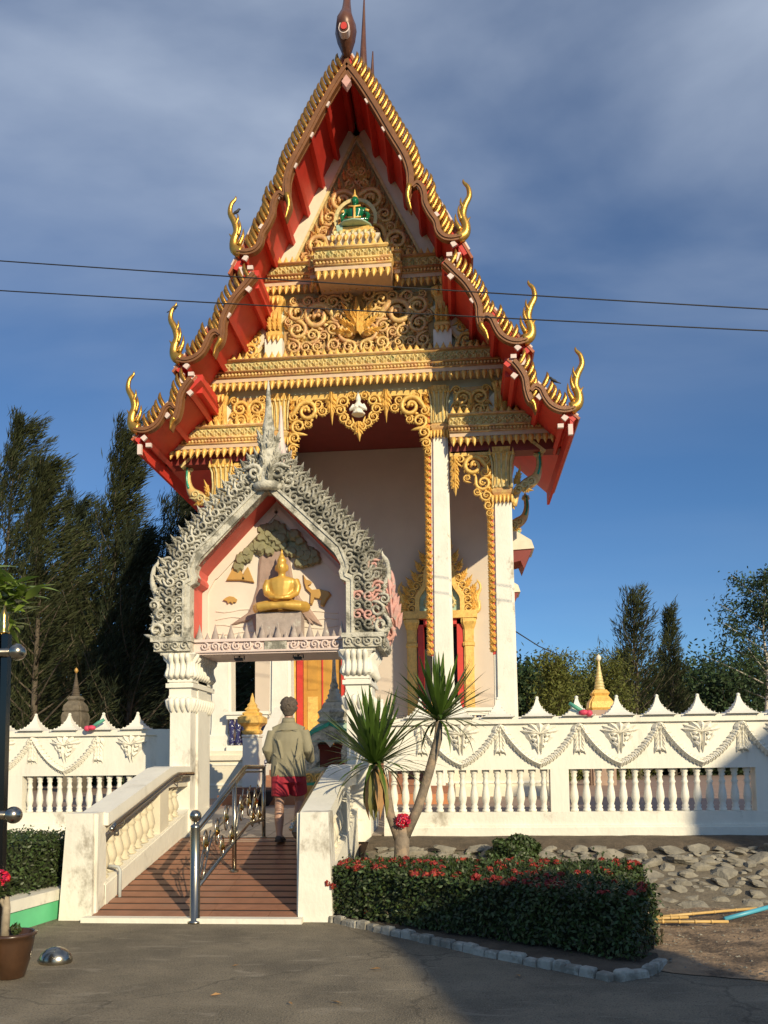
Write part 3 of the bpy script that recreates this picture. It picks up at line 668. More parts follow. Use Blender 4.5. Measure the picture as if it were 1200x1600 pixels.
# porch interior
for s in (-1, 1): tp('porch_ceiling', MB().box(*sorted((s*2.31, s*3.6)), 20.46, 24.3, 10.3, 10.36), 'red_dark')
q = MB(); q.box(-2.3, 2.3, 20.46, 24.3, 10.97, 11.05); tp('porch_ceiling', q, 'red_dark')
W = 3.62
DX, DW = 1.86, .62
def wall_with_doors():
    q = MB(); y0, y1 = 24.0, 24.3; ed = [-W, -DX-DW-.35, -DX+DW-.1, DX-DW, DX+DW, W]
    ed = [-W, -2.34, -.86, DX-DW, DX+DW, W]
    for a, c in ((ed[0], ed[1]), (ed[2], ed[3]), (ed[4], ed[5])): q.box(a, c, y0, y1, PZ, 10.96)
    for a, c in ((ed[1], ed[2]), (ed[3], ed[4])): q.box(a, c, y0, y1, 5.86, 10.96)
    return q
tp('porch_wall', wall_with_doors(), 'wall_pink')
q = MB()
for s in (-1, 1): q.box(*sorted((s*(W-.28), s*W)), 24.3, 36, PZ, 10.4)
tp('side_wall', q, 'wall_pink')
def doorway(cx, half, opened):
    WY, DZ = 1.4, .26
    q = MB(); y = 22.45+WY
    for s in (-1, 1): q.box(*sorted((cx+s*(half-.17), cx+s*(half+.0))), y-.02, (22.9+WY), PZ, 5.5+DZ)
    q.box(cx-half, cx+half, y-.02, (22.9+WY), 5.36+DZ, 5.62+DZ); d = tp('doorway', q, 'red')
    q = MB()
    for s in (-1, 1): q.square([(.2, PZ), (.2, PZ+.15), (.15, PZ+.25), (.14, 4.7+DZ), (.17, 4.72+DZ), (.17, 4.8+DZ), (.14, 4.84+DZ), (.15, 5.2+DZ), (.22, 5.4+DZ), (.22, 5.5+DZ)], (cx+s*(half+.17), (22.5+WY), 0), .25)
    tp('door_pilaster', q, 'gold', d)
    q = MB(); q.box(cx-half-.42, cx+half+.42, (22.3+WY), (22.6+WY), 5.52+DZ, 5.74+DZ)
    for s in (-1, 1):
        pth = catmull([(cx+s*(half-.0), 0, 5.74+DZ), (cx+s*(half-.02), 0, 6.15+DZ), (cx+s*(half-.22), 0, 6.5+DZ), (cx+s*.35, 0, 7.0+DZ), (cx, 0, 7.5+DZ)], 5)
        q.ribbon([(p.x, p.z) for p in pth], .13, (22.3+WY), (22.58+WY))
    tp('door_arch', q, 'gold', d)
    for s in (-1, 1):
        for i in range(9):
            t = i/8; pth = [(half+.22, 5.78+DZ), (half+.2, 6.25+DZ), (half-.05, 6.65+DZ), (.38, 7.2+DZ), (.03, 7.75+DZ)]
            k = min(3, int(t*4)); u = t*4-k; x = lerp(pth[k][0], pth[k+1][0], u); z = lerp(pth[k][1], pth[k+1][1], u)
            inst('flame', FLAME, 'gold', d, X0+cx+s*(x+.02), (22.4+WY), z, .3, .42, .35, rot=-s*(.7-.3*t)); inst('scroll', SCROLL, 'gold', d, X0+cx+s*(x-.06), (22.4+WY), z+.03, .15, sy=.2, rot=s*t*3, mir=s > 0)
        inst('eave_finial', FINIAL, 'gold', d, X0+cx+s*(half+.4), (22.4+WY), 5.75+DZ, .42, .55, .4, mir=s < 0)
    tp('door_tympanum', MB().prism([(cx-half+.05, 5.74+DZ), (cx-half+.1, 6.25+DZ), (cx, 7.4+DZ), (cx+half-.1, 6.25+DZ), (cx+half-.05, 5.74+DZ)], (22.46+WY), (22.6+WY)), 'jade_pale', d)
    for (x, z, r_) in ((0, 6.35+DZ, .32), (-.3, 5.98+DZ, .2), (.3, 5.98+DZ, .2), (.02, 6.85+DZ, .18), (-.28, 6.4+DZ, .13), (.28, 6.4+DZ, .13)): inst('scroll', SCROLL, 'gold_pale', d, X0+cx+x, (22.44+WY), z, r_, sy=.2, rot=x*4, mir=x > 0)
    if opened: tp('door_dark_sheet', MB().box(cx-half-.9, cx+half+.5, 25.0, 25.05, PZ, 5.9+DZ), 'black', d)  # flat black sheet stands in for the unlit interior
    else:
        for s in (-1, 1): tp('door_leaf', MB().box(*sorted((cx+s*.02, cx+s*(half-.18))), (22.56+WY), (22.62+WY), PZ, 5.36+DZ), 'door_orange', d)
        tp('door_panel', MB().box(cx-half+.3, cx-.14, 22.54+WY, 22.57+WY, PZ+.3, 3.6), 'gold', d); tp('door_panel', MB().box(cx+.14, cx+half-.3, 22.54+WY, 22.57+WY, PZ+.3, 3.6), 'gold', d); tp('door_panel', MB().box(cx-half+.3, cx-.14, 22.54+WY, 22.57+WY, 3.8, 5.3), 'door_orange', d)
        tp('door_stile', MB().box(cx-.02, cx+.02, (22.53+WY), (22.6+WY), PZ, 5.36+DZ), 'red', d)

doorway(DX, DW+.03, True); doorway(-1.6, .74, False)
# window hoods on the flank
for yw, zt in ((25.2, 7.98), (31.0, 7.9)):
    q = MB(); x = W
    q.prism([(x, zt-.05), (x, zt+.62), (x+.45, zt+.6), (x+.98, zt+.25), (x+1.06, zt)], yw-.55, yw+.55); o = tp('window_hood', q, 'cream')
    q = MB(); q.prism([(x, zt-.5), (x, zt-.04), (x+1.0, zt-.01), (x+.85, zt-.35), (x+.75, zt-.6), (x+.65, zt-.35)], yw-.5, yw+.5); tp('hood_soffit', q, 'red_dark', o)
    q = MB(); q.box(x, x+.18, yw-.6, yw+.6, 3.6, zt-.5); tp('window_frame', q, 'gold', o)
    q = MB(); q.prism([(x+.02, zt-.38), (x+.1, zt-.02), (x+.3, zt-.02), (x+.14, zt-.3)], yw-.57, yw-.5); tp('hood_bracket', q, 'gold_pale', o)
# eave brackets shaped like swans
def bracket(x, y, s):
    pth = catmull([(x, y, 7.9), (x+s*.1, y, 8.3), (x+s*.32, y, 8.42), (x+s*.55, y, 8.6), (x+s*.64, y, 8.9), (x+s*.62, y, 9.22)], 5); n = len(pth)
    q = MB(); q.tube(pth, [lerp(.075, .07, i/n)+.085*math.exp(-((i/n-.42)/.2)**2) for i in range(n)], 8, .7); o = tp('eave_bracket', q, 'gold_rose', None, True)
    q = MB(); q.tube([p+Vector((s*.015, -.055, 0)) for p in pth[int(n*.62):]], .032, 6); tp('glass_inlay', q, 'green_glass', o, True)
    for (dx, dz, a, l) in ((.05, 8.42, .3, .5), (.0, 8.2, .9, .35), (.2, 8.3, 1.8, .3)): inst('flame', FLAME, 'gold', o, X0+x+s*dx, y-.06, dz, .26, l, .3, rot=-s*a)
    for k in range(3): link('scroll', SCROLL, 'gold_pale', o, loc=(X0+x+s*(.12+.15*k), y-.09, 8.28+.1*k), scl=(.12, .12, .12), rot=(0, k, 0))
    inst('flame', FLAME, 'gold_pale', o, X0+x+s*.62, y, 9.1, .35, .25, .3); 
for s in (-1, 1):
    bracket(s*3.8, 20.25, s); bracket(s*3.75, 23.6, s); bracket(s*3.75, 26.9, s)
# roof tiers
def roof_tier(a, c, y0, y1):
    for s in (-1, 1):
        dx, dz = c[0]-a[0], c[1]-a[1]; l = hypot(dx, dz); n = (-dz/l, dx/l)
        P = lambda u, h: (s*(a[0]+dx*u+n[0]*h), a[1]+dz*u+n[1]*h)
        q = MB(); q.prism([P(-.03, 0), P(1.03, 0), P(1.03, .10), P(-.03, .10)], y0+.04, y1); o = tp('roof_slope', q, 'red')
        q = MB(); q.prism([P(-.03, .104), P(1.06, .104), P(1.06, .16), P(-.03, .16)], y0+.02, y1); tp('roof_tiles', q, 'roof_tile', o)
        q = MB(); q.prism([P(-.02, .10), P(1.02, .10), P(1.02, .2), P(-.02, .2)], y0+.03, y0+.12); tp('verge_strip', q, 'pink_white', o)
        k = max(2, round(l/.95))
        for i in range(k+1):
            u = (i+.45)/(k+.62)
            if u > 1: continue
            q = MB(); q.prism([P(u-.055/l, -.005), P(u+.055/l, -.005), P(u+.055/l, -.14), P(u-.055/l, -.14)], y0-.02, 20.3); pu = tp('purlin', q, 'red', o)
            q = MB(); q.prism([P(u-.06/l, -.05), P(u+.06/l, -.03), P(u+.06/l, -.15), P(u-.06/l, -.15)], y0-.075, y0-.022); tp('purlin_end', q, 'pink_white', pu)
        # eave boards
        e = P(1.0, -.02)
        q = MB(); q.box(*sorted((e[0]-s*.02, e[0]+s*.05)), y0+.05, y1, e[1]-.3, e[1]+.05); tp('fascia', q, 'red', o)
        q = MB(); q.box(*sorted((e[0]-s*.07, e[0]+s*.03)), y0-.03, y0+.045, e[1]-.34, e[1]-.1); tp('eave_block', q, 'pink_white', o); q = MB(); q.box(*sorted((e[0]-s*.30, e[0]-s*.17)), y0-.03, y0+.045, e[1]-.17, e[1]-.08); tp('eave_block', q, 'pink_white', o)
YR = 18.3
T1 = ((0, 18.22), (2.58, 13.36)); T2 = ((2.2, 13.0), (3.98, 10.86)); T3 = ((3.55, 10.55), (4.98, 9.2))
for (a, c), y1 in zip((T1, T2, T3), (38, 38, 23.4)): roof_tier(a, c, YR, y1)
for s in (-1, 1):
    q = MB(); q.box(*sorted((s*2.2, s*2.5)), YR+.3, 38, 12.9, 13.35); q.box(*sorted((s*3.55, s*3.9)), YR+.3, 38, 10.4, 10.85); tp('roof_step', q, 'red')
    q = MB(); q.box(*sorted((s*3.4, s*3.55)), 24.3, 38, 9.0, 10.5); tp('roof_step', q, 'red')
def rk(pp): return [((at(x, y, YR).x-X0), at(x, y, YR).z) for x, y in pp]
UP1 = rk([(541, 104), (560, 128), (585, 166), (612, 212), (632, 245), (640, 268), (641, 288), (637, 308), (640, 322), (643, 332)])
LO1 = rk([(645, 296), (652, 290), (659, 296), (663, 308), (664, 320), (672, 336), (681, 349), (685, 364), (694, 373), (707, 375), (722, 372)])
UP2 = rk([(695, 411), (712, 428), (728, 444), (741, 464), (748, 480), (749, 496), (752, 512), (759, 522), (763, 535)])
LO2 = rk([(752, 502), (759, 496), (768, 500), (775, 514), (783, 526), (796, 534), (810, 536), (824, 532)])
UP3 = rk([(802, 566), (812, 578), (820, 592), (823, 610), (828, 626), (834, 634), (837, 646)])
LO3 = rk([(829, 613), (836, 606), (845, 610), (851, 622), (860, 634), (873, 641), (886, 642), (898, 638)])
for up, lo, w1, w2, tilt in ((UP1, LO1, .175, .145, (.42, .9)), (UP2, LO2, .16, .145, (.5, .86)), (UP3, LO3, .15, .135, (.5, .86))):
    up_s = catmull([(p[0], 0, p[1]) for p in up], 4); lo_s = catmull([(p[0], 0, p[1]) for p in lo], 4)
    for s in (-1, 1):
        n = len(up_s); kk = .62
        wd = [w1*(1 if i/n < kk else max(.12, 1-(i/n-kk)/(1-kk)*.92)) for i in range(n)]
        q = MB(); q.ribbon([(s*p.x, p.z) for p in up_s], wd, YR-.08, YR+.06); o = tp('rake_board', q, 'brown_gold')
        q = MB(); q.ribbon([(s*p.x-s*.0, p.z) for p in up_s], [v*.35 for v in wd], YR-.11, YR-.08); q.ribbon([(s*p.x, p.z) for p in up_s], [v*1.12 for v in wd], YR+.06, YR+.10); tp('rake_moulding', q, 'brown_gold', o)
        m_ = len(lo_s); wl = [w2*(.5+.5*min(1, i/4)) for i in range(m_)]
        q = MB(); q.ribbon([(s*p.x, p.z) for p in lo_s], wl, YR-.10, YR+.04); o2 = tp('rake_curl', q, 'brown_gold')
        q = MB(); q.ribbon([(s*p.x, p.z) for p in lo_s], [v*.3 for v in wl], YR-.125, YR-.10); tp('rake_moulding', q, 'brown_gold', o2)
        tail = up_s[int(n*.70):]
        q = MB(); q.tube([(s*p.x, YR-.1, p.z) for p in tail], [.055*(1-i/len(tail))+.012 for i in range(len(tail))], 6); tp('rake_tail', q, 'gold_mosaic', o, True)
        # teeth along the outer edge
        line = [p for i, p in enumerate(up_s) if i < n*.62]+[p for i, p in enumerate(lo_s) if i > m_*.22]
        acc = 0.; nxt = .10; i = 0
        for a, c in zip(line[:-1], line[1:]):
            l = (c-a).length; d = (c-a)/max(l, 1e-6); isup = a in up_s
            while acc+l > nxt:
                p = a+d*(nxt-acc); nx_, nz_ = -d.z, d.x
                if p.x < line[-1].x-.22 and nx_ > .1:
                    ln = .37 if w1 > .17 else .34
                    inst('roof_tooth', TOOTH, 'gold_tooth', o, X0+s*(p.x+nx_*w1*.42), YR-.02, p.z+nz_*w1*.42-.03, ln*1.05, ln*1.15, ln*.75, rot=-s*.30, mir=s < 0)
                nxt += .165
            acc += l
        e = lo_s[-1]
        inst('eave_finial', FINIAL, 'gold_mosaic', o2, X0+s*(e.x-.02), YR-.02, e.z+.06, .68, .83, .8, mir=s < 0)
# apex: diamond, chofa
q = MB(); q.ribbon([(0, 17.85), (0, 17.55)], .0, YR-.1, YR-.09); 
q = MB(); q.prism([(-.17, 17.82), (0, 18.32), (.17, 17.82), (0, 17.55)], YR-.075, YR+.05); tp('apex_plate', q, 'brown_gold')
q = MB(); q.prism([(0, 17.36), (.11, 17.52), (0, 17.68), (-.11, 17.52)], YR-.2, YR-.05); tp('apex_diamond', q, 'pink_stain')
def chofa(y, sc, z0):
    q = MB(); rings = []
    for z, w_, d, yy in ((-.42, .03, .08, 0), (-.28, .12, .15, -.06), (-.10, .21, .24, -.14), (.10, .255, .28, -.2), (.28, .235, .25, -.2), (.48, .175, .18, -.16), (.7, .125, .13, -.08), (1.0, .095, .1, .0), (1.5, .07, .08, .1), (2.2, .05, .06, .2), (3.0, .03, .04, .2), (3.5, .008, .01, .1)):
        rings.append([(w_*sc*cos(a), y+(yy+d*sin(a)*(1.5 if sin(a) < 0 else .8))*sc, z0+z*sc) for a in [2*pi*k/8 for k in range(8)]])
    q.loft(rings); o = tp('roof_horn', q, 'horn', None, True)
    return o
ch = chofa(YR, 1.0, 18.62)
for mt, sc_, yy in (('pink_white', 1., -.53), ('horn', .78, -.55), ('red', .56, -.57)):
    q = MB(); pts = []
    for k in range(16):
        a = 2*pi*k/16; r_ = .13*(1+.5*max(0, sin(a))**3); pts.append((r_*sc_*cos(a), 18.54+r_*sc_*sin(a)))
    q.prism(pts, YR+yy, YR-.2); tp('horn_eye', q, mt, ch)
q = MB(); q.prism([(-.9, 18.0), (0, 20.5), (.9, 18.0)], 21.9, 38); tp('upper_roof', q, 'roof_tile')
q = MB(); q.prism([(-.75, 19.4), (0, 21.9), (.75, 19.4)], 24.2, 38); tp('upper_roof', q, 'roof_tile')
for y_, z_, h_ in ((22.0, 20.4, 2.95), (24.4, 21.8, 2.1)):
    q = MB(); q.tube(catmull([(0, y_, z_), (0, y_-.2, z_+h_*.3), (0, y_-.05, z_+h_*.65), (.03, y_-.1, z_+h_)], 4), [.14*(1-i/12.6)+.012 for i in range(13)], 8, 1.4); tp('roof_horn', q, 'horn', None, True)
for s in (-1, 1): inst('eave_finial', FINIAL, 'gold_mosaic', temple, X0+s*2.72, 21.6, 13.42, .8, .9, .9, mir=s < 0)
q = MB(); q.box(-.12, .12, YR+.1, 38, 18.2, 18.42); tp('roof_ridge', q, 'roof_tile')
# ------------------------------------------------------------------ statues
def buddha(name, mt, label, loc, h, cat='statue'):
    q = MB()
    q.loft([[(rx*cos(2*pi*k/14), .02+ry*sin(2*pi*k/14), z) for k in range(14)] for z, rx, ry in ((.14, .17, .12), (.24, .15, .105), (.36, .185, .115), (.47, .225, .115), (.53, .2, .095), (.56, .1, .07))])
    q.tube([(0, .02, .52), (0, .0, .62)], [.062, .055], 10); q.sphere((0, -.005, .70), (.083, .09, .112), 12, 10)
    q.sphere((0, .005, .80), (.075, .075, .06), 10, 6); q.lathe([(.05, .82), (.045, .87), (.02, .91), (.022, .93), (.006, 1.0)], 8)
    for s in (-1, 1):
        q.tube([(s*.20, .02, .505), (s*.245, .0, .40), (s*.225, -.02, .30), (s*.13, -.13, .225), (s*.03, -.19, .205)], [.062, .056, .05, .042, .034], 9)
        q.tube([(s*.09, .02, .11), (s*.25, -.06, .085), (s*.37, -.07, .08), (s*.30, -.17, .075), (s*.1, -.22, .085), (-s*.12, -.21, .10 if s > 0 else .07)], [.11, .105, .085, .075, .06, .04], 9)
        q.sphere((s*.088, .0, .69), (.018, .03, .055), 6, 5)
    q.sphere((0, -.09, .70), (.015, .02, .028), 6, 5); q.sphere((0, -.185, .20), (.1, .05, .03), 8, 5)
    q.tube([(-.3, 0, .03), (.3, 0, .03)], .04, 8)
    me = remesh(q, .013, 3, name); o = link(name, me, mt, None, loc=loc, scl=h); tag(o, label, cat); return o
# ------------------------------------------------------------------ emerald statue on the shelf
em = thing('green_statue', 'small seated green figure with gold sash on the gable shelf', 'statue', (X0+.02, 19.42, 14.72))
def emp(nm, mb, mt, sm=True): return obj(nm, mb, mt, em, sm, (X0+.02, 19.42, 14.72))
q = MB()
q.loft([[(rx*cos(2*pi*k/12), ry*sin(2*pi*k/12), z) for k in range(12)] for z, rx, ry in ((.12, .2, .14), (.3, .16, .11), (.5, .25, .13), (.58, .2, .1), (.62, .08, .07))])
q.sphere((0, -.02, .75), (.10, .10, .125), 10, 8)
for s in (-1, 1):
    q.tube([(s*.22, 0, .55), (s*.33, -.02, .36), (s*.3, -.1, .2), (s*.12, -.17, .18)], [.065, .06, .055, .04], 8)
    q.tube([(s*.1, 0, .08), (s*.34, -.06, .07), (s*.28, -.17, .06), (0, -.2, .08)], [.1, .095, .08, .06], 8)
link('figure', remesh(q, .016, 2), 'emerald', em, loc=(X0+.02, 19.42, 14.72))
q = MB(); q.lathe([(.085, .83), (.07, .88), (.03, .94), (.008, 1.10)], 8); emp('crown', q, 'gold')
q = MB(); q.tube([(-.15, -.11, .57), (0, -.15, .53), (.15, -.11, .57)], .022, 6); q.tube([(0, -.14, .54), (0, -.15, .3), (.0, -.2, .14)], .034, 6); q.tube([(-.16, -.12, .27), (0, -.14, .25), (.16, -.12, .27)], .022, 6); [q.tube([(k*.26, -.07, .48), (k*.35, -.06, .45)], .035, 6) for k in (-1, 1)]
emp('sash', q, 'gold')
q = MB(); pth = [(.50*cos(a), .40+.50*sin(a)) for a in [pi*1.1-pi*1.2*k/20 for k in range(21)]]; q.ribbon(pth, .09, .12, .2); emp('halo', q, 'gold_pale', False)
q = MB(); q.lathe([(.42, -.0), (.46, .02), (.4, .05), (.3, .06)], 12); emp('seat', q, 'jade_pale')
q = MB(); q.prism([(-.44, .0), (-.40, -.30), (-.28, -.30), (-.28, .03)], -.25, -.1); emp('drape', q, 'jade_pale', False)
# ------------------------------------------------------------------ gate in the wall
GX, GY0, GY1 = -2.62, 11.2, 12.1
gate = thing('gate', 'weathered grey stucco gate arch with scrolled gable and white pillars', 'gate', (GX, GY0, FLOOR))
GO = (GX, 0, 0)
def gp(name, mb, mt, parent=None, smooth=False): return obj(name, mb, mt, parent or gate, smooth, GO)
for s in (-1, 1):
    for y in (GY0+.16, GY1-.16):
        pass
    q = MB(); x = s*1.235
    q.box(x-.145, x+.145, GY0, GY1, FLOOR-.05, 3.12); q.box(x-.18, x+.18, GY0-.035, GY1+.035, FLOOR-.05, .95)
    q.box(x-.175, x+.175, GY0+.25, GY1-.25, .95, 3.1); o = gp('pillar', q, 'white_stained')
    q = MB()
    for z0, z1, e in ((2.64, 2.70, .05), (2.72, 2.76, .03), (2.49, 2.53, .02)): q.box(x-.145-e, x+.145+e, GY0-e, GY1+e, z0, z1)
    gp('pillar_ring', q, 'white', o)
    # acanthus capital: swelling leaves curling outward
    def rr_(prof2, nm, mt2):
        q2 = MB(); q2.loft([[(x-.145-e, GY0-e, z), (x+.145+e, GY0-e, z), (x+.145+e, GY1+e, z), (x-.145-e, GY1+e, z)] for e, z in prof2]); gp(nm, q2, mt2, o)
    rr_([(.0, 2.76), (.05, 2.80), (.055, 2.84), (.025, 2.93), (.02, 3.0), (.06, 3.06), (.09, 3.10), (.07, 3.12)], 'capital_core', 'white')
    rr_([(.012, 2.48), (.012, 2.80)], 'neck', 'white'); rr_([(.0, 2.30), (.01, 2.34), (.03, 2.42), (.035, 2.47), (.01, 2.49)], 'capital_collar', 'white')
    lf = [(-.02, 2.77, .03), (-.065, 2.82, .035), (-.035, 2.92, .03), (-.03, 3.0, .035), (-.075, 3.06, .04), (-.10, 3.11, .02)]
    lf2 = [(0, 2.49, .03), (-.04, 2.46, .045), (-.03, 2.40, .04), (-.015, 2.34, .025), (-.01, 2.3, .008)]
    for prof_ in (lf, lf2):
        q = MB()
        for k in (-.12, -.04, .04, .12):
            q.tube([(x+k, GY0+dy_, z) for dy_, z, r_ in prof_], [r_ for dy_, z, r_ in prof_], 7)
        for side in (-1, 1):
            for k in (.02, .13, .24, .35, .46, .57, .68, .79, .88):
                q.tube([(x+side*.145-side*dy_, GY0+k, z) for dy_, z, r_ in prof_], [r_ for dy_, z, r_ in prof_], 7)
        gp('capital' if prof_ is lf else 'capital_leaf', q, 'white', o, True)
q = MB(); q.box(-1.09, 1.09, GY0+.03, GY1-.03, 3.10, 3.30); lint = gp('lintel', q, 'pink_white')
for s in (-1, 1):
    q = MB(); q.box(*sorted((s*1.06, s*1.58)), GY0-.12, GY1+.1, 3.14, 3.30); q.box(*sorted((s*1.04, s*1.62)), GY0-.15, GY1+.13, 3.27, 3.33); q.box(*sorted((s*1.05, s*1.5)), GY0-.08, GY1+.06, 3.09, 3.15); o = gp('arch_base', q, 'grey_stucco')
    for k in range(4): inst('scroll', SCROLL_G, 'grey_stucco', o, GX+s*(1.14+k*.13), GY0-.12, 3.215, .062, sy=.08, rot=k*1.5, mir=bool(k % 2))
    for k in range(5): link('scroll', SCROLL_G, 'grey_dark', o, loc=(GX+s*1.59, GY0+.05+k*.2, 3.22), rot=(0, k, s*pi/2), scl=(.07, .1, .07))
q = MB(); q.box(-1.06, 1.06, GY0+.0, GY0+.03, 3.125, 3.15); q.box(-1.06, 1.06, GY0-.01, GY0+.03, 3.27, 3.31); gp('lintel_moulding', q, 'pink_white', lint)
gp('lintel_block', MB().box(-.05, .26, GY0+.005, GY0+.04, 3.152, 3.268), 'grey_stucco', lint)
for x in (-.9, -.75, -.6, -.45, -.3, -.15, .36, .5, .65, .8, .95): inst('scroll', SCROLL_G, 'pink_white', lint, GX+x, GY0+.02, 3.21, .062, sy=.07, rot=x*9, mir=int(x*100) % 2 == 0)
for i in range(19):
    big = i % 2 == 0; inst('lintel_spike', SPIKE, 'plinth_stone', lint, GX-1.0+i*.112, GY0+.1, 3.30, .15 if big else .11, .24 if big else .12, .14)
INP = [(1.10, 3.3), (1.10, 4.06), (1.09, 4.10), (1.01, 4.14), (1.0, 4.19), (1.03, 4.25), (1.02, 4.33), (.93, 4.44), (0, 5.42)]
def off_path(pth, d):
    r_ = []
    for i, p in enumerate(pth):
        a = pth[max(i-1, 0)]; c = pth[min(i+1, len(pth)-1)]; dx, dz = c[0]-a[0], c[1]-a[1]; l = hypot(dx, dz)
        r_.append((p[0]+dz/l*d, p[1]-dx/l*d))
    return r_
SMP = [(1.10, 3.3), (1.10, 4.12), (1.02, 4.35), (.93, 4.44), (0, 5.42)]
for y0, front in ((GY0, True), (GY1-.14, False)):
    for s in (-1, 1):
        OUT = [(1.46, 3.3), (1.46, 4.10), (1.36, 4.50), (1.22, 4.70), (0, 5.98)]
        poly = [(s*a, c) for a, c in INP]+[(s*a, c) for a, c in reversed(OUT)]
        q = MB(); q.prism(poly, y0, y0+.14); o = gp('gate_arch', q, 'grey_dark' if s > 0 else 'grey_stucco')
        yy = y0-.045 if front else y0+.185
        q = MB(); mo = [(p[0]+(.055 if i < 8 else .0), p[1]+(0 if i < 7 else .06)) for i, p in enumerate(INP)]
        q.ribbon([(s*a, c) for a, c in mo], .115, min(yy, y0), max(yy, y0+.14)); q.ribbon([(s*(a+(.085 if i < 8 else 0)), c+(0 if i < 7 else .115)) for i, (a, c) in enumerate(INP)], .035, min(yy, y0)-.02, max(yy, y0+.14)+.01); gp('arch_moulding', q, 'grey_stucco', o)
        # scrolls on the face and along the crest
        ctr = [(1.33, 3.42), (1.33, 4.08), (1.22, 4.45), (1.10, 4.62), (.05, 5.72)]; L_ = [0]
        for a, c in zip(ctr[:-1], ctr[1:]): L_.append(L_[-1]+hypot(c[0]-a[0], c[1]-a[1]))
        def onp(u):
            for i in range(len(ctr)-1):
                if u <= L_[i+1]+1e-6:
                    t = (u-L_[i])/(L_[i+1]-L_[i]); a, c = ctr[i], ctr[i+1]; dx, dz = c[0]-a[0], c[1]-a[1]; l = hypot(dx, dz)
                    return a[0]+dx*t, a[1]+dz*t, dz/l, -dx/l
        ysc = y0 if front else y0+.14
        k = 0; u = .05
        while u < L_[-1]:
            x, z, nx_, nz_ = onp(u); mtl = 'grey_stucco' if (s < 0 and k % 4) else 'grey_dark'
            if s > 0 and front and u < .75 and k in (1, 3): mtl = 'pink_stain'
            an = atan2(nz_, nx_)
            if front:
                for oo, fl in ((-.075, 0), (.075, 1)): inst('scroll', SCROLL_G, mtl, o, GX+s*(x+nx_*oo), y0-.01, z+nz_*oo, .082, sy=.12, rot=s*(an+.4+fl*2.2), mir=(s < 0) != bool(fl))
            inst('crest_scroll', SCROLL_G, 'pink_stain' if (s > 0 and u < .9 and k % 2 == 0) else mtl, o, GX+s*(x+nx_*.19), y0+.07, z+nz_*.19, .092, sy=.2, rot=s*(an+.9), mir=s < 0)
            inst('crest_flame', FLAME, mtl, o, GX+s*(x+nx_*.24), y0+.06, z+nz_*.23-.03, .12, .19, .3, rot=-s*(pi/2-an)*.55)
            u += .128; k += 1
        # naga finial at the spring of the arch
        fm = 'grey_stucco' if front or s < 0 else 'pink_stain'
        inst('naga_finial', FINIAL, fm, o, GX+s*1.55, y0+.06, 3.36, .42, .70, .6, mir=s < 0)
        for (dx, dz, r_) in ((1.58, 3.45, .13), (1.52, 3.66, .11), (1.62, 3.8, .08)): inst('scroll', SCROLL_G, fm, o, GX+s*dx, y0-.0, dz, r_, sy=.15, rot=dz*3, mir=s > 0)
        if s > 0: inst('flame', FLAME, 'pink_stain', o, GX+1.72, y0+.06, 3.55, .3, .75, .3, rot=.08)
# soffit of the gable, roof shell and ridge
q = MB()
for s in (-1, 1):
    q.loft([[(s*a, y, c) for a, c in INP[:]]+[(s*(a+.05), y, c+.05) for a, c in reversed(INP)] for y in (GY0+.02, GY0+.55)])
gp('gable_soffit', q, 'gate_red')
for s in (-1, 1):
    q = MB(); OUT2 = [(1.50, 3.32), (1.50, 4.10), (1.40, 4.52), (1.25, 4.73), (0, 5.93)]
    q.loft([[(s*a, y, c) for a, c in OUT2]+[(s*(a-.08), y, c-.06) for a, c in reversed(OUT2)] for y in (GY0+.142, GY1-.142)]); gp('gate_roof', q, 'grey_dark')
q = MB(); q.prism([(-1.2, 3.3), (-1.2, 4.3), (0, 5.6), (1.2, 4.3), (1.2, 3.3)], GY0+.55, GY0+.62); back = gp('relief_panel', q, 'panel')
q = MB()
for s in (-1, 1): q.ribbon([(s*1.07, 3.3), (s*1.07, 4.08), (s*.95, 4.3), (s*.9, 4.33), (0, 5.28)], .09, GY0+.52, GY0+.548)
gp('panel_step', q, 'panel', back)
YP = GY0+.55
def spire(y, sc, mt, ridge=0.):
    q = MB(); q.lathe([(.2*sc, -.12), (.23*sc, -.04), (.14*sc, .02), (.16*sc, .10), (.12*sc, .2), (.15*sc, .3), (.11*sc, .42), (.125*sc, .55), (.08*sc, .7), (.09*sc, .8), (.05*sc, 1.0), (.035*sc, 1.25), (.008, 1.5)], 10, (0, y, 5.50)); o = gp('gate_spire', q, mt, None, True)
    for k in range(3):
        for a in range(5):
            an = a*2*pi/5+k*.6; r_ = (.13-.03*k)*sc; inst('spire_flame', FLAME, mt, o, GX+r_*cos(an), y+r_*sin(an), 5.5+k*.24, .17*sc, .34, .3, rot=-cos(an)*.35)
    for s in (-1, 1): inst('scroll', SCROLL_G, mt, o, GX+s*.17*sc, y-.1, 5.62, .12*sc, sy=.14, rot=s, mir=s < 0); inst('scroll', SCROLL_G, mt, o, GX+s*.3*sc, y-.02, 5.5, .12*sc, sy=.14, rot=s*1.5, mir=s < 0)
spire(GY0+.02, 1.0, 'grey_stucco'); spire(GY1-.05, .9, 'pink_white')
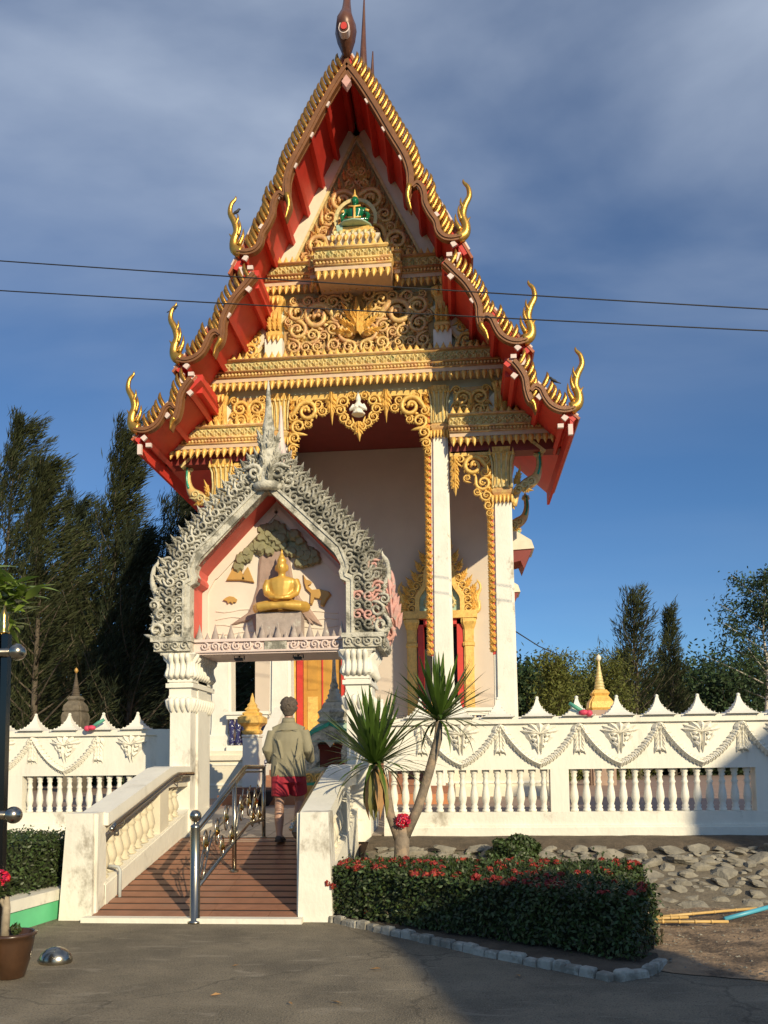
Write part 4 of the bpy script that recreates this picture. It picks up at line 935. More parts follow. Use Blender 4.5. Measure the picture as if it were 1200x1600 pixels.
# relief: tree, leaves, hills, animals
def rel(name, pts, mt, th=.045, y=None):
    pp = [at(a, c, YP) for a, c in pts]; q = MB(); o_ = [(p.x-GX, p.z) for p in pp]
    cx2 = sum(p[0] for p in o_)/len(o_); cz2 = sum(p[1] for p in o_)/len(o_)
    ins = [(lerp(a, cx2, .1), lerp(c, cz2, .1)) for a, c in o_]
    y1 = YP if y is None else y
    q.loft([[(a, y1-.0, c) for a, c in o_], [(a, y1-th*.6, c) for a, c in o_], [(a, y1-th, c) for a, c in ins]]); return gp(name, q, mt, back)
trunk = [(405,880),(403,915),(396,940),(388,958),(361,977),(372,975),(378,973),(386,972),(394,965),(398,985),(470,985),(476,962),(482,966),(490,976),(487,967),(496,974),(504,978),(484,950),(470,935),(460,915),(454,880),(452,850),(410,850)]
rel('carved_tree', trunk, 'mauve')
rl = random.Random(4)
mb_ = MB(); mb_.loft([[(0, 0, .0), (.35, 0, .25), (.42, 0, .55), (.22, 0, .78), (0, 0, .72), (-.22, 0, .78), (-.42, 0, .55), (-.35, 0, .25)], [(0, -.12, .12), (.22, -.2, .32), (.27, -.2, .52), (.14, -.2, .66), (0, -.2, .62), (-.14, -.2, .66), (-.27, -.2, .52), (-.22, -.2, .32)]]); BODHI = mb_.mesh('leaf')
for i in range(64):
    for _ in range(60):
        px = rl.uniform(366, 494); py = rl.uniform(806, 882)
        top = 798+abs(px-428)*1.02*(1.0 if px < 428 else .86); low = 842+abs(px-428)*.55+6*sin(px*.35)
        if top+4 < py < low: break
    p = at(px, py, YP-.02-.05*rl.random()); link('leaf', BODHI, 'olive_leaf', back, loc=p, rot=(rl.uniform(-.2, .2), pi+rl.uniform(-.7, .7), 0), scl=(rl.uniform(.17, .23), .22, rl.uniform(.2, .27)))
rel('carved_hill', [(354, 908), (367, 884), (371, 882), (376, 890), (385, 908)], 'ochre', .05); rel('carved_hill', [(378, 908), (383, 893), (388, 886), (398, 911)], 'ochre', .04, YP-.01)
rel('carved_boar', [(349,938),(354,934),(359,932),(366,933),(371,937),(369,942),(366,941),(364,944),(361,941),(357,944),(355,940)], 'ochre', .04)
rel('carved_deer', [(474,898),(479,906),(485,908),(488,911),(480,915),(488,922),(500,921),(515,925),(518,930),(512,938),(506,949),(502,947),(504,938),(492,935),(488,946),(485,945),(486,928),(478,920),(475,910)], 'ochre', .045)
for k in range(7):
    q = MB(); q.tube([((1 if k % 2 else -1)*(.3+.12*j), YP-.004, 3.48+.055*k+.02*sin(j*1.3+k)) for j in range(6)], .012, 5); gp('cloud_line', q, 'panel', back)
o = obj('statue_plinth', MB().square([(.32, 0), (.32, .40)], (0, 0, 0), ay=.4), 'plinth_stone', back, False, (0, 0, 0)); o.location = (-2.51, 11.5, 3.3)
buddha('buddha_statue', 'buddha_gold', 'golden seated Buddha in the gate gable below the bodhi leaves', (-2.49, 11.50, 3.70), .95)
for px in (374, 466):
    p = at(px, 1021, GY0+.25); q = MB(); q.box(-.05, .05, -.05, .03, -.05, -.01); q.tube([(0, 0, 0), (.0, 0, .06)], .015, 6); q.tube([(-.07, 0, -.03), (-.07, .0, .03), (.07, 0, .03), (.07, 0, -.03)], .01, 5)
    o = obj('floodlight', q, 'black', None, loc=(p.x, p.y, 3.08)); tag(o, 'small black floodlight under the gate lintel, nearest the %s pillar' % ('left' if px < 400 else 'right'), 'lamp', 'lamps under the gate lintel')
# ------------------------------------------------------------------ boundary wall
mb_ = MB(); n = 24
for s in (-1, 1):
    for i in range(n):
        t = (i+.5)/n; x = s*.525*(1-t); z = -.52*(1.68*t-.68*t*t)-.01
        sl2 = -s*1.0
        c = Vector((x, -.012, z)); d = Vector((-s*.525, 0, -.52*(1.68-1.36*t))).normalized()
        leaf3(mb_, c-d*.03+Vector((0, 0, .0)), d, .085, .085, 0, .55); nrm = Vector((-d.z, 0, d.x))
        if i % 2: leaf3(mb_, c, (d+nrm*s*-1.3), .08, .04, .15, .7); leaf3(mb_, c, (d+nrm*s*1.3), .07, .035, -.15, .7)
leaf3(mb_, (0, 0, -.50), (0, 0, -1), .1, .06, 0, .7)
GARL = mb_.mesh('garland')
mb_ = MB()
for z, w_ in ((-.02, .085), (-.08, .06), (-.14, .045), (-.2, .05), (-.26, .06)):
    for s in (-1, 0, 1): leaf3(mb_, (s*w_*.4, -.01, z), (s*.35, 0, -1), .12, w_*.8, 0, .5)
for s in (-1, 1): leaf3(mb_, (0, -.02, -.3), (s*.8, 0, -1), .07, .05, s*.3, .6)
TASS = mb_.mesh('tassel')
mb_ = MB()
for k in range(7):
    a = -1.2+.4*k; leaf3(mb_, (0, -.01, -.07), (sin(a), 0, cos(a)*.6), .2, .1, 0, .5)
for s in (-1, 1):
    for z, w_ in ((-.05, .12), (-.12, .09), (-.19, .06)): mb_.tube([(s*w_, -.01, z), (s*w_*.5, -.05, z-.04), (s*w_*.2, -.03, z-.02)], [.02, .026, .012], 6)
    leaf3(mb_, (s*.03, -.01, -.05), (-s*.05, 0, -1), .3, .06, 0, .7); leaf3(mb_, (s*.14, 0, 0), (-s*.35, 0, -1), .25, .08, 0, .4)
ROSE = mb_.mesh('flower_spray')
mb_ = MB(); mb_.lathe([(.052, 0), (.052, .03), (.038, .045), (.05, .07), (.034, .095), (.045, .13), (.056, .18), (.05, .25), (.036, .33), (.034, .36), (.046, .385), (.034, .41), (.03, .45), (.042, .475), (.034, .50), (.05, .52), (.05, .56)], 10); BALU = mb_.mesh('baluster', True)
mb_ = MB(); pr = [(.21, 0), (.165, .022), (.122, .05), (.088, .085), (.06, .125), (.04, .165), (.026, .205), (.018, .24)]
mb_.square(pr); mb_.sphere((0, 0, .255), .026, 6, 5)
for k in range(5):
    for sx_ in (-1, 1):
        for sy_ in (-1, 1): r_, z_ = pr[k]; mb_.sphere((sx_*r_, sy_*r_, z_+.006), .011, 4, 3)
FSP = mb_.mesh('wall_finial')
def wall(root, x0, x1, y, zb, opens, ph, step, balu_step=.158):
    # wall in the plane y, facing -y
    q = MB(); q.box(x0, x1, y, y+.2, zb+.86, zb+1.47); o = obj('wall_panel', q, 'white', root)
    q = MB(); q.box(x0-.02, x1+.02, y-.05, y+.25, zb+1.47, zb+1.55); q.prism([(0, 0)]*0 or [(x0-.02, zb+1.55), (x1+.02, zb+1.55), (x1+.02, zb+1.56), (x0-.02, zb+1.56)], y-.05, y+.25); cop = obj('coping', q, 'white', root)
    q = MB(); q.box(x0, x1, y-.05, y+.25, zb-.25, zb+.10); q.box(x0, x1, y-.03, y+.23, zb+.10, zb+.13); q.box(x0, x1, y, y+.2, zb+.13, zb+.30); obj('plinth', q, 'white_stained', root)
    edges = [x0]+[v for a in opens for v in a]+[x1]
    for i in range(0, len(edges), 2):
        if edges[i+1]-edges[i] > .02: obj('pier', MB().box(edges[i], edges[i+1], y+.001, y+.199, zb+.30, zb+.86), 'white', root)
    for a, c in opens:
        k = max(1, round((c-a)/balu_step)); d = (c-a)/k
        for i in range(k): link('baluster', BALU, 'white', root, loc=(a+(i+.5)*d, y+.1, zb+.30))
    x = ph
    while x < x1+.1:
        if x > x0-.05 and x < x1: inst('tassel', TASS, 'white', o, x, y, zb+1.46, 1.25, 1.1, 1.1)
        if x+step/2 < x1 and x+step/2 > x0+.2: inst('flower_spray', ROSE, 'white', o, x+step/2, y, zb+1.40, 1.3, 1.0, 1.1)
        if x > x0-.05 and x+step < x1+.05: inst('garland', GARL, 'white', o, x+step/2, y, zb+1.46, step/1.05, 1.0, 1.0)
        x += step
    return o
fr = thing('boundary_wall', 'long white wall with balusters and garlands above the stone bank', 'wall', (2.6, 11.2, .6), 'white boundary walls beside the gate')
wall(fr, -1.03, 7.2, 11.2, .60, [(-.98, 1.18), (1.42, 3.80), (4.04, 6.4)], -.51-1.04, 1.04)
x = -.02-.53*2
while x < 7: inst('wall_finial', FSP, 'white', fr, x+.02, 11.3, .6+1.56, 1.0); x += .524
fl = thing('boundary_wall', 'short white wall with balusters left of the gate behind the hedge', 'wall', (-6, 12.4, .55), 'white boundary walls beside the gate')
wall(fl, -9.5, -4.55, 12.4, .57, [(-9.1, -7.1), (-6.78, -4.7)], -6.62-3*1.06, 1.06)
x = -4.98
while x > -9.4: inst('wall_finial', FSP, 'white', fl, x, 12.5, .57+1.56, 1.0); x -= .55
obj('wall_return', MB().box(-4.56, -3.95, 12.2, 12.55, .3, 2.12), 'white', fl)
obj('retaining_wall', MB().box(-9.5, -4.2, 12.2, 12.36, -.1, .6), 'white_stained', fl)
# ribbons on two spires
for (x, y, z, s, lb) in ((at(150, 1120, 12.4).x, 12.3, 2.13, -1, 'pink garland with green ribbon tied to a spire of the left wall'), (at(910, 1108, 11.2).x, 11.16, 2.17, 1, 'pink garland with pale green ribbon tied to a spire of the right wall')):
    t_ = thing('garland_offering', lb, 'garland', (x, y, z), 'flower garlands tied to wall spires')
    q = MB(); q.tube([(-s*.17, .02, .16), (-s*.09, -.02, .10), (0, -.03, .04)], [.025, .03, .025], 6); obj('ribbon', q, 'ribbon_green', t_, True, (x, y, z))
    q = MB(); q.sphere((s*.0, -.05, .03), (.07, .05, .04), 7, 5); q.sphere((s*.07, -.05, .02), (.05, .05, .045), 7, 5); obj('flower', q, 'ribbon_pink', t_, True, (x, y, z))
# ------------------------------------------------------------------ ramp balustrades
def ramp_side(s):
    xi = -3.72 if s < 0 else -1.62; xo = xi+s*.24; lab = 'white ramp balustrade with steel rail on the side of the green planter' if s < 0 else 'white ramp balustrade crossed by palm leaf shadows, beside the ixora hedge'
    t_ = thing('ramp_balustrade', lab, 'balustrade', ((xi+xo)/2, 9.5, 0), 'balustrades flanking the ramp')
    def P(nm, mb, mt, par=None, sm=False): return obj(nm, mb, mt, par or t_, sm)
    xa, xb = sorted((xi, xo+s*.08)); q = MB()
    q.loft([[(xa-(.03 if s < 0 else 0), 8.2, -.05), (xb+(.03 if s > 0 else 0), 8.2, -.05), (xb+(.03 if s > 0 else 0), 8.55, -.05), (xa-(.03 if s < 0 else 0), 8.55, -.05)], [(xa+.02, 8.24, 1.07), (xb-.02, 8.24, 1.07), (xb-.02, 8.55, 1.07), (xa+.02, 8.55, 1.07)]]); P('end_pier', q, 'white_stained')
    q = MB(); f_ = -1 if s < 0 else 1
    q.loft([[(xi-s*.0-.02, 8.26, .0), (xi+.02, 8.26, .0), (xi+.02, 8.30, 0), (xi-.02, 8.30, 0)], [(xi-.02, 8.28, 1.06), (xi+.02, 8.28, 1.06), (xi+.02, 8.32, 1.06), (xi-.02, 8.32, 1.06)]]); P('pier_bead', q, 'white')
    x0, x1 = sorted((xi, xo))
    def sl(y): return (y-8.2)*.235
    q = MB(); q.loft([[(x0, y, -.1), (x1, y, -.1), (x1, y, sl(y)+.26), (x0, y, sl(y)+.26)] for y in (8.5, 10.65, 11.2)]); P('lower_wall', q, 'white_stained')
    q = MB(); q.loft([[(x0-.03, y, z), (x1+.03, y, z), (x1+.03, y, z+.13), (x0-.03, y, z+.13)] for y, z in ((8.5, .93), (10.35, 1.40), (10.6, 1.42), (11.2, 1.42))]); cop = P('coping', q, 'white')
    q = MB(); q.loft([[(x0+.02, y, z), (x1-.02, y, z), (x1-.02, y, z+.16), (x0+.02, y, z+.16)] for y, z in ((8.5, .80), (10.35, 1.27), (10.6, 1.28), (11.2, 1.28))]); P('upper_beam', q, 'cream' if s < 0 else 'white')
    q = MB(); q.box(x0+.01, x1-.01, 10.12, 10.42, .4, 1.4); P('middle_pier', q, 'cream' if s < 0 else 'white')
    for y in [8.68+.19*k for k in range(8)]+[10.52, 10.7, 10.88]:
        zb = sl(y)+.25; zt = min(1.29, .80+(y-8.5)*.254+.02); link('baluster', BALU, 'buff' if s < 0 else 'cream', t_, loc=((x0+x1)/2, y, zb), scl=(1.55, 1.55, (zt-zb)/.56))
    xr = xi-s*.1; q = MB()
    pts = [(xr, 8.42, .90), (xr, 8.5, .94), (xr, 10.3, 1.42), (xr, 10.45, 1.45), (xr, 11.05, 1.45)]; q.tube(pts, .028, 8)
    q.sphere((xr, 8.42, .90), .034, 8, 6); hr = P('handrail', q, 'steel', None, True)
    for y, z in ((8.75, .98), (10.6, 1.43)): q = MB(); q.tube([(xr, y, z), (xr, y, z-.06), (xi, y, z-.08)], .012, 6); P('rail_bracket', q, 'steel', hr)
    q = MB(); q.loft([[(xi-s*.0-.012, y, sl(y)+.03), (xi+.012, y, sl(y)+.03), (xi+.012, y, sl(y)+.24), (xi-.012, y, sl(y)+.24)] for y in (8.5, 11.0)]); P('skirting', q, 'white_stained')
ramp_side(-1); ramp_side(1)
# water tap against the left balustrade
q = MB(); tx, ty = -3.66, 8.75; q.tube([(tx, ty, .06), (tx, ty, .43), (tx-.02, ty, .47), (tx-.1, ty, .48), (tx-.18, ty+.05, .47)], .018, 7); o = obj('water_pipe', q, 'pvc_grey', None, True); tag(o, 'grey plastic water pipe bent over beside the left ramp wall', 'pipe')
# ------------------------------------------------------------------ steel handrail in the middle of the ramp
hx = -2.63; hr = thing('ramp_handrail', 'stainless steel handrail with scrolls and ball-topped post on the ramp', 'handrail', (hx, 8.2, 0))
def H(nm, pts, r_, mt='steel', n=8, par=None): q = MB(); q.tube(pts, r_, n); return obj(nm, q, mt, par or hr, True)
q = MB(); q.lathe([(.075, 0), (.075, .02), (.05, .03), (.048, .93), (.05, .95), (.02, .965), (.018, .99), (.03, 1.0)], 14, (hx, 8.12, 0)); np_ = obj('newel', q, 'steel', hr, True)
q = MB(); q.sphere((hx, 8.12, 1.045), .06, 12, 9); obj('ball', q, 'steel', np_, True)
H('top_rail', [(hx, 8.15, .92), (hx, 9.95, 1.50), (hx, 10.05, 1.53), (hx, 11.0, 1.53)], .027); H('second_rail', [(hx, 8.15, .86), (hx, 9.95, 1.44), (hx, 10.05, 1.47), (hx, 11.0, 1.47)], .012)
H('bottom_rail', [(hx, 8.15, .32), (hx, 10.2, .83), (hx, 11.0, .83)], .02)
for y, z0, z1 in ((9.55, .32, 1.35), (11.0, .58, 1.53)):
    o = H('upright', [(hx, y, z0), (hx, y, z1)], .027); q = MB(); q.lathe([(.055, 0), (.055, .015), (.03, .03)], 10, (hx, y, z0)); obj('foot_plate', q, 'steel', o)
def Hs(y): return .32+(min(y, 10.2)-8.15)*.249, .86+(min(y, 10)-8.15)*.32
for y, dz, r_ in ((8.45, .62, .11), (8.85, .58, .11), (9.2, .62, .11), (9.05, .18, .10), (9.42, .16, .1), (9.85, .45, .12), (10.2, .42, .13), (10.55, .42, .13), (10.4, .12, .1), (10.75, .12, .09)):
    zb, zt = Hs(y); z = zb+dz*(zt-zb)
    o = H('scroll_ring', [(hx, y+r_*.6*cos(a), z+r_*1.25*sin(a)) for a in [2*pi*k/14*1.15+.6 for k in range(15)]], .0085, n=6)
    q = MB(); q.lathe([(.004, -.05), (.03, -.02), (.038, 0), (.03, .02), (.004, .05)], 6, (hx, y, z)); obj('brass_flower', q, 'brass', o)
for ya, yb in ((8.2, 8.62), (8.22, 8.98), (8.35, 9.35), (9.6, 9.95), (9.62, 10.3), (10.3, 10.65), (10.55, 10.9)):
    za, zt = Hs(ya)[0], Hs(yb); zb = lerp(zt[0], zt[1], .75)
    H('scroll_stem', catmull([(hx, ya, za+.02), (hx, lerp(ya, yb, .35), lerp(za, zb, .6)), (hx, lerp(ya, yb, .8), lerp(za, zb, .8)), (hx, yb, zb)], 4), .0085, n=6)
# ------------------------------------------------------------------ spirit shrine behind the gate
sx0, sy0, sz0 = -2.02, 13.3, .74
shr = thing('shrine', 'ornate stone shrine with tall ringed spire standing behind the gate', 'shrine', (sx0, sy0, sz0)); SO = (sx0, sy0, 0)
def sp(nm, mb, mt, par=None, sm=False): return obj(nm, mb, mt, par or shr, sm, SO)
sp('base', MB().square([(.5, .7), (.5, .82), (.42, .86), (.36, .98)], ind=.15), 'gold_pale'); sp('base_bowl', MB().square([(.34, .98), (.40, 1.06), (.47, 1.18), (.48, 1.24)], ind=.15), 'ochre')
sp('base_band', MB().square([(.45, 1.24), (.45, 1.28), (.43, 1.29)], ind=.12), 'green_glass')
bd = sp('frieze', MB().square([(.44, 1.29), (.44, 1.43)], ind=.12), 'gold_pale')
for k in range(5): inst('scroll', SCROLL, 'gold', bd, sx0-.34+k*.17, sy0-.45, 1.36, .075, sy=.08, rot=k, mir=bool(k % 2))
sp('slab', MB().square([(.46, 1.43), (.48, 1.47), (.44, 1.52)], ind=.12), 'grey_stucco')
for s in (-1, 1):
    for t in (-1, 1): sp('corner_post', MB().box(s*.36-.07, s*.36+.07, t*.36-.07, t*.36+.07, 1.52, 1.82), 'grey_stucco')
for t in (-1, 1):
    pts = [(-.42, 1.52), (-.30, 1.52), (-.18, 1.62), (-.17, 1.75)]+[(-.12+.10*cos(a), 1.82+.11*sin(a)) for a in (2.6, 1.9, 1.2, .5)]+[(0, 1.83)]
    poly = pts+[(-a, c) for a, c in reversed(pts[:-1])]+[(.42, 1.9), (.25, 2.06), (0, 2.18), (-.25, 2.06), (-.42, 1.9)]
    a = sp('arch_face', MB().prism(poly, t*.43-.03, t*.43+.03), 'grey_stucco')
    for s in (-1, 1):
        sp('arch_rim', MB().ribbon([(s*.46, 1.84), (s*.3, 2.06), (0, 2.2)], .06, t*.45-.04, t*.45+.04), 'green_glass', a)
        inst('scroll', SCROLL_G, 'grey_stucco', a, sx0+s*.32, sy0+t*.46, 1.62, .09, sy=.08, rot=s, mir=s > 0)
for s in (-1, 1): sp('arch_face', MB().box(s*.43-.03, s*.43+.03, -.4, .4, 1.82, 1.95), 'grey_stucco')
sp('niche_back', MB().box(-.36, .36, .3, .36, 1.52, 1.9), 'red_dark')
sp('roof', MB().square([(.47, 1.92), (.40, 2.03), (.30, 2.15), (.22, 2.22)], ind=.1), 'jade_pale')
sp('roof_tier', MB().square([(.2, 2.22), (.25, 2.26), (.21, 2.32), (.22, 2.36), (.24, 2.40), (.18, 2.46), (.17, 2.52), (.14, 2.56)], ind=.15), 'grey_stucco')
sp('spire', MB().lathe([(.13, 2.56), (.15, 2.6), (.1, 2.64), (.115, 2.68), (.08, 2.72), (.09, 2.76), (.06, 2.80), (.07, 2.84), (.045, 2.9), (.03, 3.1), (.022, 3.4), (.006, 3.7)], 10), 'grey_stucco', None, True)
# ------------------------------------------------------------------ foliage helpers
def leaf_mesh(name, c, d, l, wd, flat=None):
    n = len(c); c = np.asarray(c, float); d = np.asarray(d, float); d /= np.linalg.norm(d, axis=1, keepdims=True)+1e-9
    r_ = rng.normal(size=(n, 3)) if flat is None else np.asarray(flat, float)+rng.normal(size=(n, 3))*.35
    w_ = np.cross(d, r_); w_ /= np.linalg.norm(w_, axis=1, keepdims=True)+1e-9
    l = np.broadcast_to(l, (n,))[:, None]; wd = np.broadcast_to(wd, (n,))[:, None]
    v = np.stack([c-d*l*.5, c+w_*wd*.5-d*l*.05, c+d*l*.5, c-w_*wd*.5-d*l*.05], 1).reshape(-1, 3)
    me = bpy.data.meshes.new(name); me.vertices.add(4*n); me.vertices.foreach_set('co', v.astype(np.float32).ravel())
    me.loops.add(4*n); me.loops.foreach_set('vertex_index', np.arange(4*n, dtype=np.int32)); me.polygons.add(n)
    me.polygons.foreach_set('loop_start', np.arange(0, 4*n, 4, dtype=np.int32)); me.update(calc_edges=True); return me
def unit(n):
    v = rng.normal(size=(n, 3)); return v/np.linalg.norm(v, axis=1, keepdims=True)
def branchy(name, label, base, h, R, mt, bark, kind, group, nb=60, tufts=12, per=26, low=.12, wind=(.25, 0, 0), trunk_r=.16, lean=(0, 0), nl=.42, nw=.035, prof=None, cat='tree', spk=1.):
    base = Vector(base); t = thing(name, label, cat, base, group)
    q = MB(); P = lambda u: base+Vector((lean[0]*u*u*h, lean[1]*u*u*h, h*u))
    q.tube([P(u/8)+Vector((.12*sin(u*1.7), .1*cos(u*2.1), 0))*(u/8) for u in range(9)], [trunk_r*(1-u/8*.93) for u in range(9)], 7)
    C, D = [], []
    for i in range(nb):
        u = low+(1-low)*((i+.5)/nb)**.9; az = i*2.4+random.uniform(-.4, .4)
        pr_ = prof(u) if prof else (1-u)**.75*.9+.07
        ln = R*pr_*random.uniform(.55, 1.3); b0 = P(u); upk = .55+.9*u if kind == 'needle' else .35+.4*u
        dv = Vector((cos(az), sin(az), upk)); pts = []
        for k in range(5): s = k/4; pts.append(b0+dv*(ln*s)+Vector((0, 0, -.12*ln*s*s if kind != 'needle' else .18*ln*s*s))+Vector(wind)*(ln*s*s*.5))
        q.tube(pts, [trunk_r*.3*(1-u*.7)*(1-k/4*.85)+.006 for k in range(5)], 4)
        for k in range(tufts):
            s = (.2+.8*(k+random.random())/tufts)*4; j = min(3, int(s)); p = pts[j].lerp(pts[j+1], s-j)
            ax = (pts[j+1]-pts[j]).normalized()
            sp_ = .085*R*pr_+.15 if kind == 'needle' else (.22*R*pr_+.22)*spk
            n = int(per*random.uniform(.5, 1.4))
            if kind == 'needle':
                side = unit(n)*.55+np.array(ax)*1.0+np.array((wind[0]*1.2, wind[1], .15))
                C.append(np.array(p)+rng.normal(size=(n, 3))*sp_*np.array((.6, .6, .8))+side*nl*.4); D.append(side+np.array((0, 0, -.35))*rng.random((n, 1)))
            else:
                C.append(np.array(p)+rng.normal(size=(n, 3))*sp_); D.append(unit(n)+np.array((0, 0, -.35)))
    obj('trunk', q, bark, t, True); C = np.concatenate(C); D = np.concatenate(D)
    link('crown', leaf_mesh('crown', C, D, nl*(.55+.8*rng.random(len(C))), nw*(.7+.6*rng.random(len(C)))), mt, t); return t
def tree_at(px, py, Y, R, **k):
    p = at(px, py, Y); return branchy(k.pop('name', 'casuarina_tree'), k.pop('label'), (p.x, Y, .2), p.z-.2, R, k.pop('mt', 'needle'), k.pop('bark', 'bark'), k.pop('kind', 'needle'), **k)
# ------------------------------------------------------------------ trees
GL = 'casuarina trees behind the left wall'
spine = lambda u: (.10+.62*max(0, 1-u)**1.15)
for a in ((165, 690, 31, 4.6, 'tall feathery tree with the highest tip left of the temple roof', (.07, 0), 70),
          (62, 742, 29, 4.2, 'olive feathery tree with a single blunt top at the far left', (.01, 0), 62),
          (0, 672, 33, 5.0, 'feathery tree cut by the left picture edge, leaning right', (.06, 0), 60),
          (258, 790, 34, 6.0, 'spreading feathery tree with wispy sprays just left of the temple eave', (.07, 0), 60),
          (112, 800, 36, 5.6, 'dusky feathery tree half hidden between its taller neighbours', (.02, 0), 56),
          (205, 860, 30, 4.6, 'low dark feathery tree in the shade beside the gate', (.03, 0), 54)):
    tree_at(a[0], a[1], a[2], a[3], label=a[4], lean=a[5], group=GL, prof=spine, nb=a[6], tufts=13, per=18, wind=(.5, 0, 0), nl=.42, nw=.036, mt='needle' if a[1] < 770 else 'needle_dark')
for a in ((990, 940, 47, 4.6, 'tall conical feathery tree behind the gold spire on the right'), (1045, 960, 52, 2.6, 'slim thin-topped feathery tree right of the tall conical one'), (972, 1030, 56, 3.6, 'short dull feathery tree between the conical tree and the bamboo')):
    tree_at(a[0], a[1], a[2], a[3], label=a[4], group='feathery trees behind the right wall', nb=64, tufts=9, per=11, wind=(.1, 0, 0), nl=.42, nw=.05, low=.05, prof=spine)
for a in ((868, 1035, 38, 1.5, 'yellow green bamboo clump close to the temple wall'), (945, 1040, 42, 2.0, 'yellow green bushy tree behind the gold spire'), (905, 1075, 44, 1.6, 'low yellowish tree between the two brighter clumps')):
    tree_at(a[0], a[1], a[2], a[3], label=a[4], name='bamboo_tree', kind='leaf', mt='leaf_yellow', group='yellow green trees behind the right wall', nb=44, tufts=9, per=26, spk=.7, nl=.22, nw=.06, low=.04, prof=lambda u: .25+.65*sin(pi*min(1, u*.75+.2)))
for a in ((825, 1062, 48, 2.4, 'dark round tree against the temple flank'), (905, 1085, 58, 3, 'dark tree crown low behind the bamboo'), (1080, 1068, 60, 4, 'broad dark tree left of the pale trunk'), (1140, 1072, 55, 3.4, 'dark tree under the open airy one'), (1020, 1078, 62, 3.6, 'dark tree below the slim feathery tip'), (1230, 1060, 58, 4, 'dark tree cut by the right picture edge'), (770, 1075, 55, 3, 'dark tree showing between the porch columns')):
    tree_at(a[0], a[1], a[2], a[3], label=a[4], name='broadleaf_tree', kind='leaf', mt='leaf_dark', group='dark trees behind the right wall', nb=46, tufts=9, per=26, nl=.32, nw=.15, low=.06, prof=lambda u: .4+.6*sin(pi*min(1, u*.85+.1)))
tree_at(1190, 915, 44, 3.2, label='open airy tree with pale bare trunk at the right edge', name='eucalyptus_tree', kind='leaf', mt='leaf_dark', bark='bark_pale', group=None, nb=30, tufts=7, per=46, spk=.42, nl=.24, nw=.085, low=.40, trunk_r=.17, lean=(.01, 0), prof=lambda u: .4+.5*sin(pi*min(1, u)))
# far wood: one mass of dark leaves behind the countable trees
C = []
for _ in range(760):
    left = rng.random() < .74
    x = rng.uniform(-36, -9.5) if left else rng.uniform(-4, 42); y = rng.uniform(38, 48) if left else rng.uniform(64, 76)
    hh = ((11.5-abs(x+20)*.12) if left else 4.2)*rng.uniform(.35, 1.05); czz = rng.uniform(.4, max(.6, hh)); C.append(np.array((x, y, czz))+rng.normal(size=(95, 3))*np.array((1.0, .9, .75)))
C = np.concatenate(C); C[:, 2] = np.maximum(C[:, 2], .2)
o = link('woods', leaf_mesh('woods', C, unit(len(C)), .55, .32), 'leaf_dark'); tag(o, 'dense dark wood closing the view behind the walls', 'woods', kind='stuff')
# ------------------------------------------------------------------ chedis beyond the walls
def chedi(px, pyt, pyb, Y, mts, label):
    b_ = at(px, pyb, Y); t_ = at(px, pyt, Y); h = t_.z-b_.z; t = thing('chedi', label, 'stupa', (b_.x, Y, .8), 'small stupas beyond the boundary walls'); O = (b_.x, Y, b_.z)
    obj('plinth', MB().square([(.2*h, .8-b_.z), (.2*h, -.3*h), (.22*h, -.1*h), (.22*h, -.02*h), (.2*h, .06*h)], ind=.15), 'mortar' if mts[0] != 'gold' else 'court', t, False, O)
    obj('bell', MB().square([(.16*h, .02*h), (.205*h, .1*h), (.19*h, .2*h), (.12*h, .3*h), (.145*h, .34*h), (.10*h, .4*h)], ind=.18), mts[0], t, False, O)
    pr_ = []
    for k in range(9): z = .4+.05*k; r_ = .088-.0085*k; pr_ += [(r_*h, z*h), (r_*h, (z+.03)*h), (r_*.8*h, (z+.045)*h)]
    obj('spire', MB().lathe(pr_+[(.012*h, .9*h)], 10, ), mts[1], t, True, O); obj('tip', MB().lathe([(.02*h, .88*h), (.045*h, .93*h), (.03*h, .97*h), (.002*h, 1.0*h)], 8), mts[2], t, True, O)
chedi(938, 1022, 1116, 30, ('gold', 'gold_pale', 'cream'), 'gold stupa spire showing above the right wall before the trees')
chedi(118, 1043, 1118, 26, ('mortar', 'bark', 'ochre'), 'dark weathered stupa spire with orange tip above the left wall')
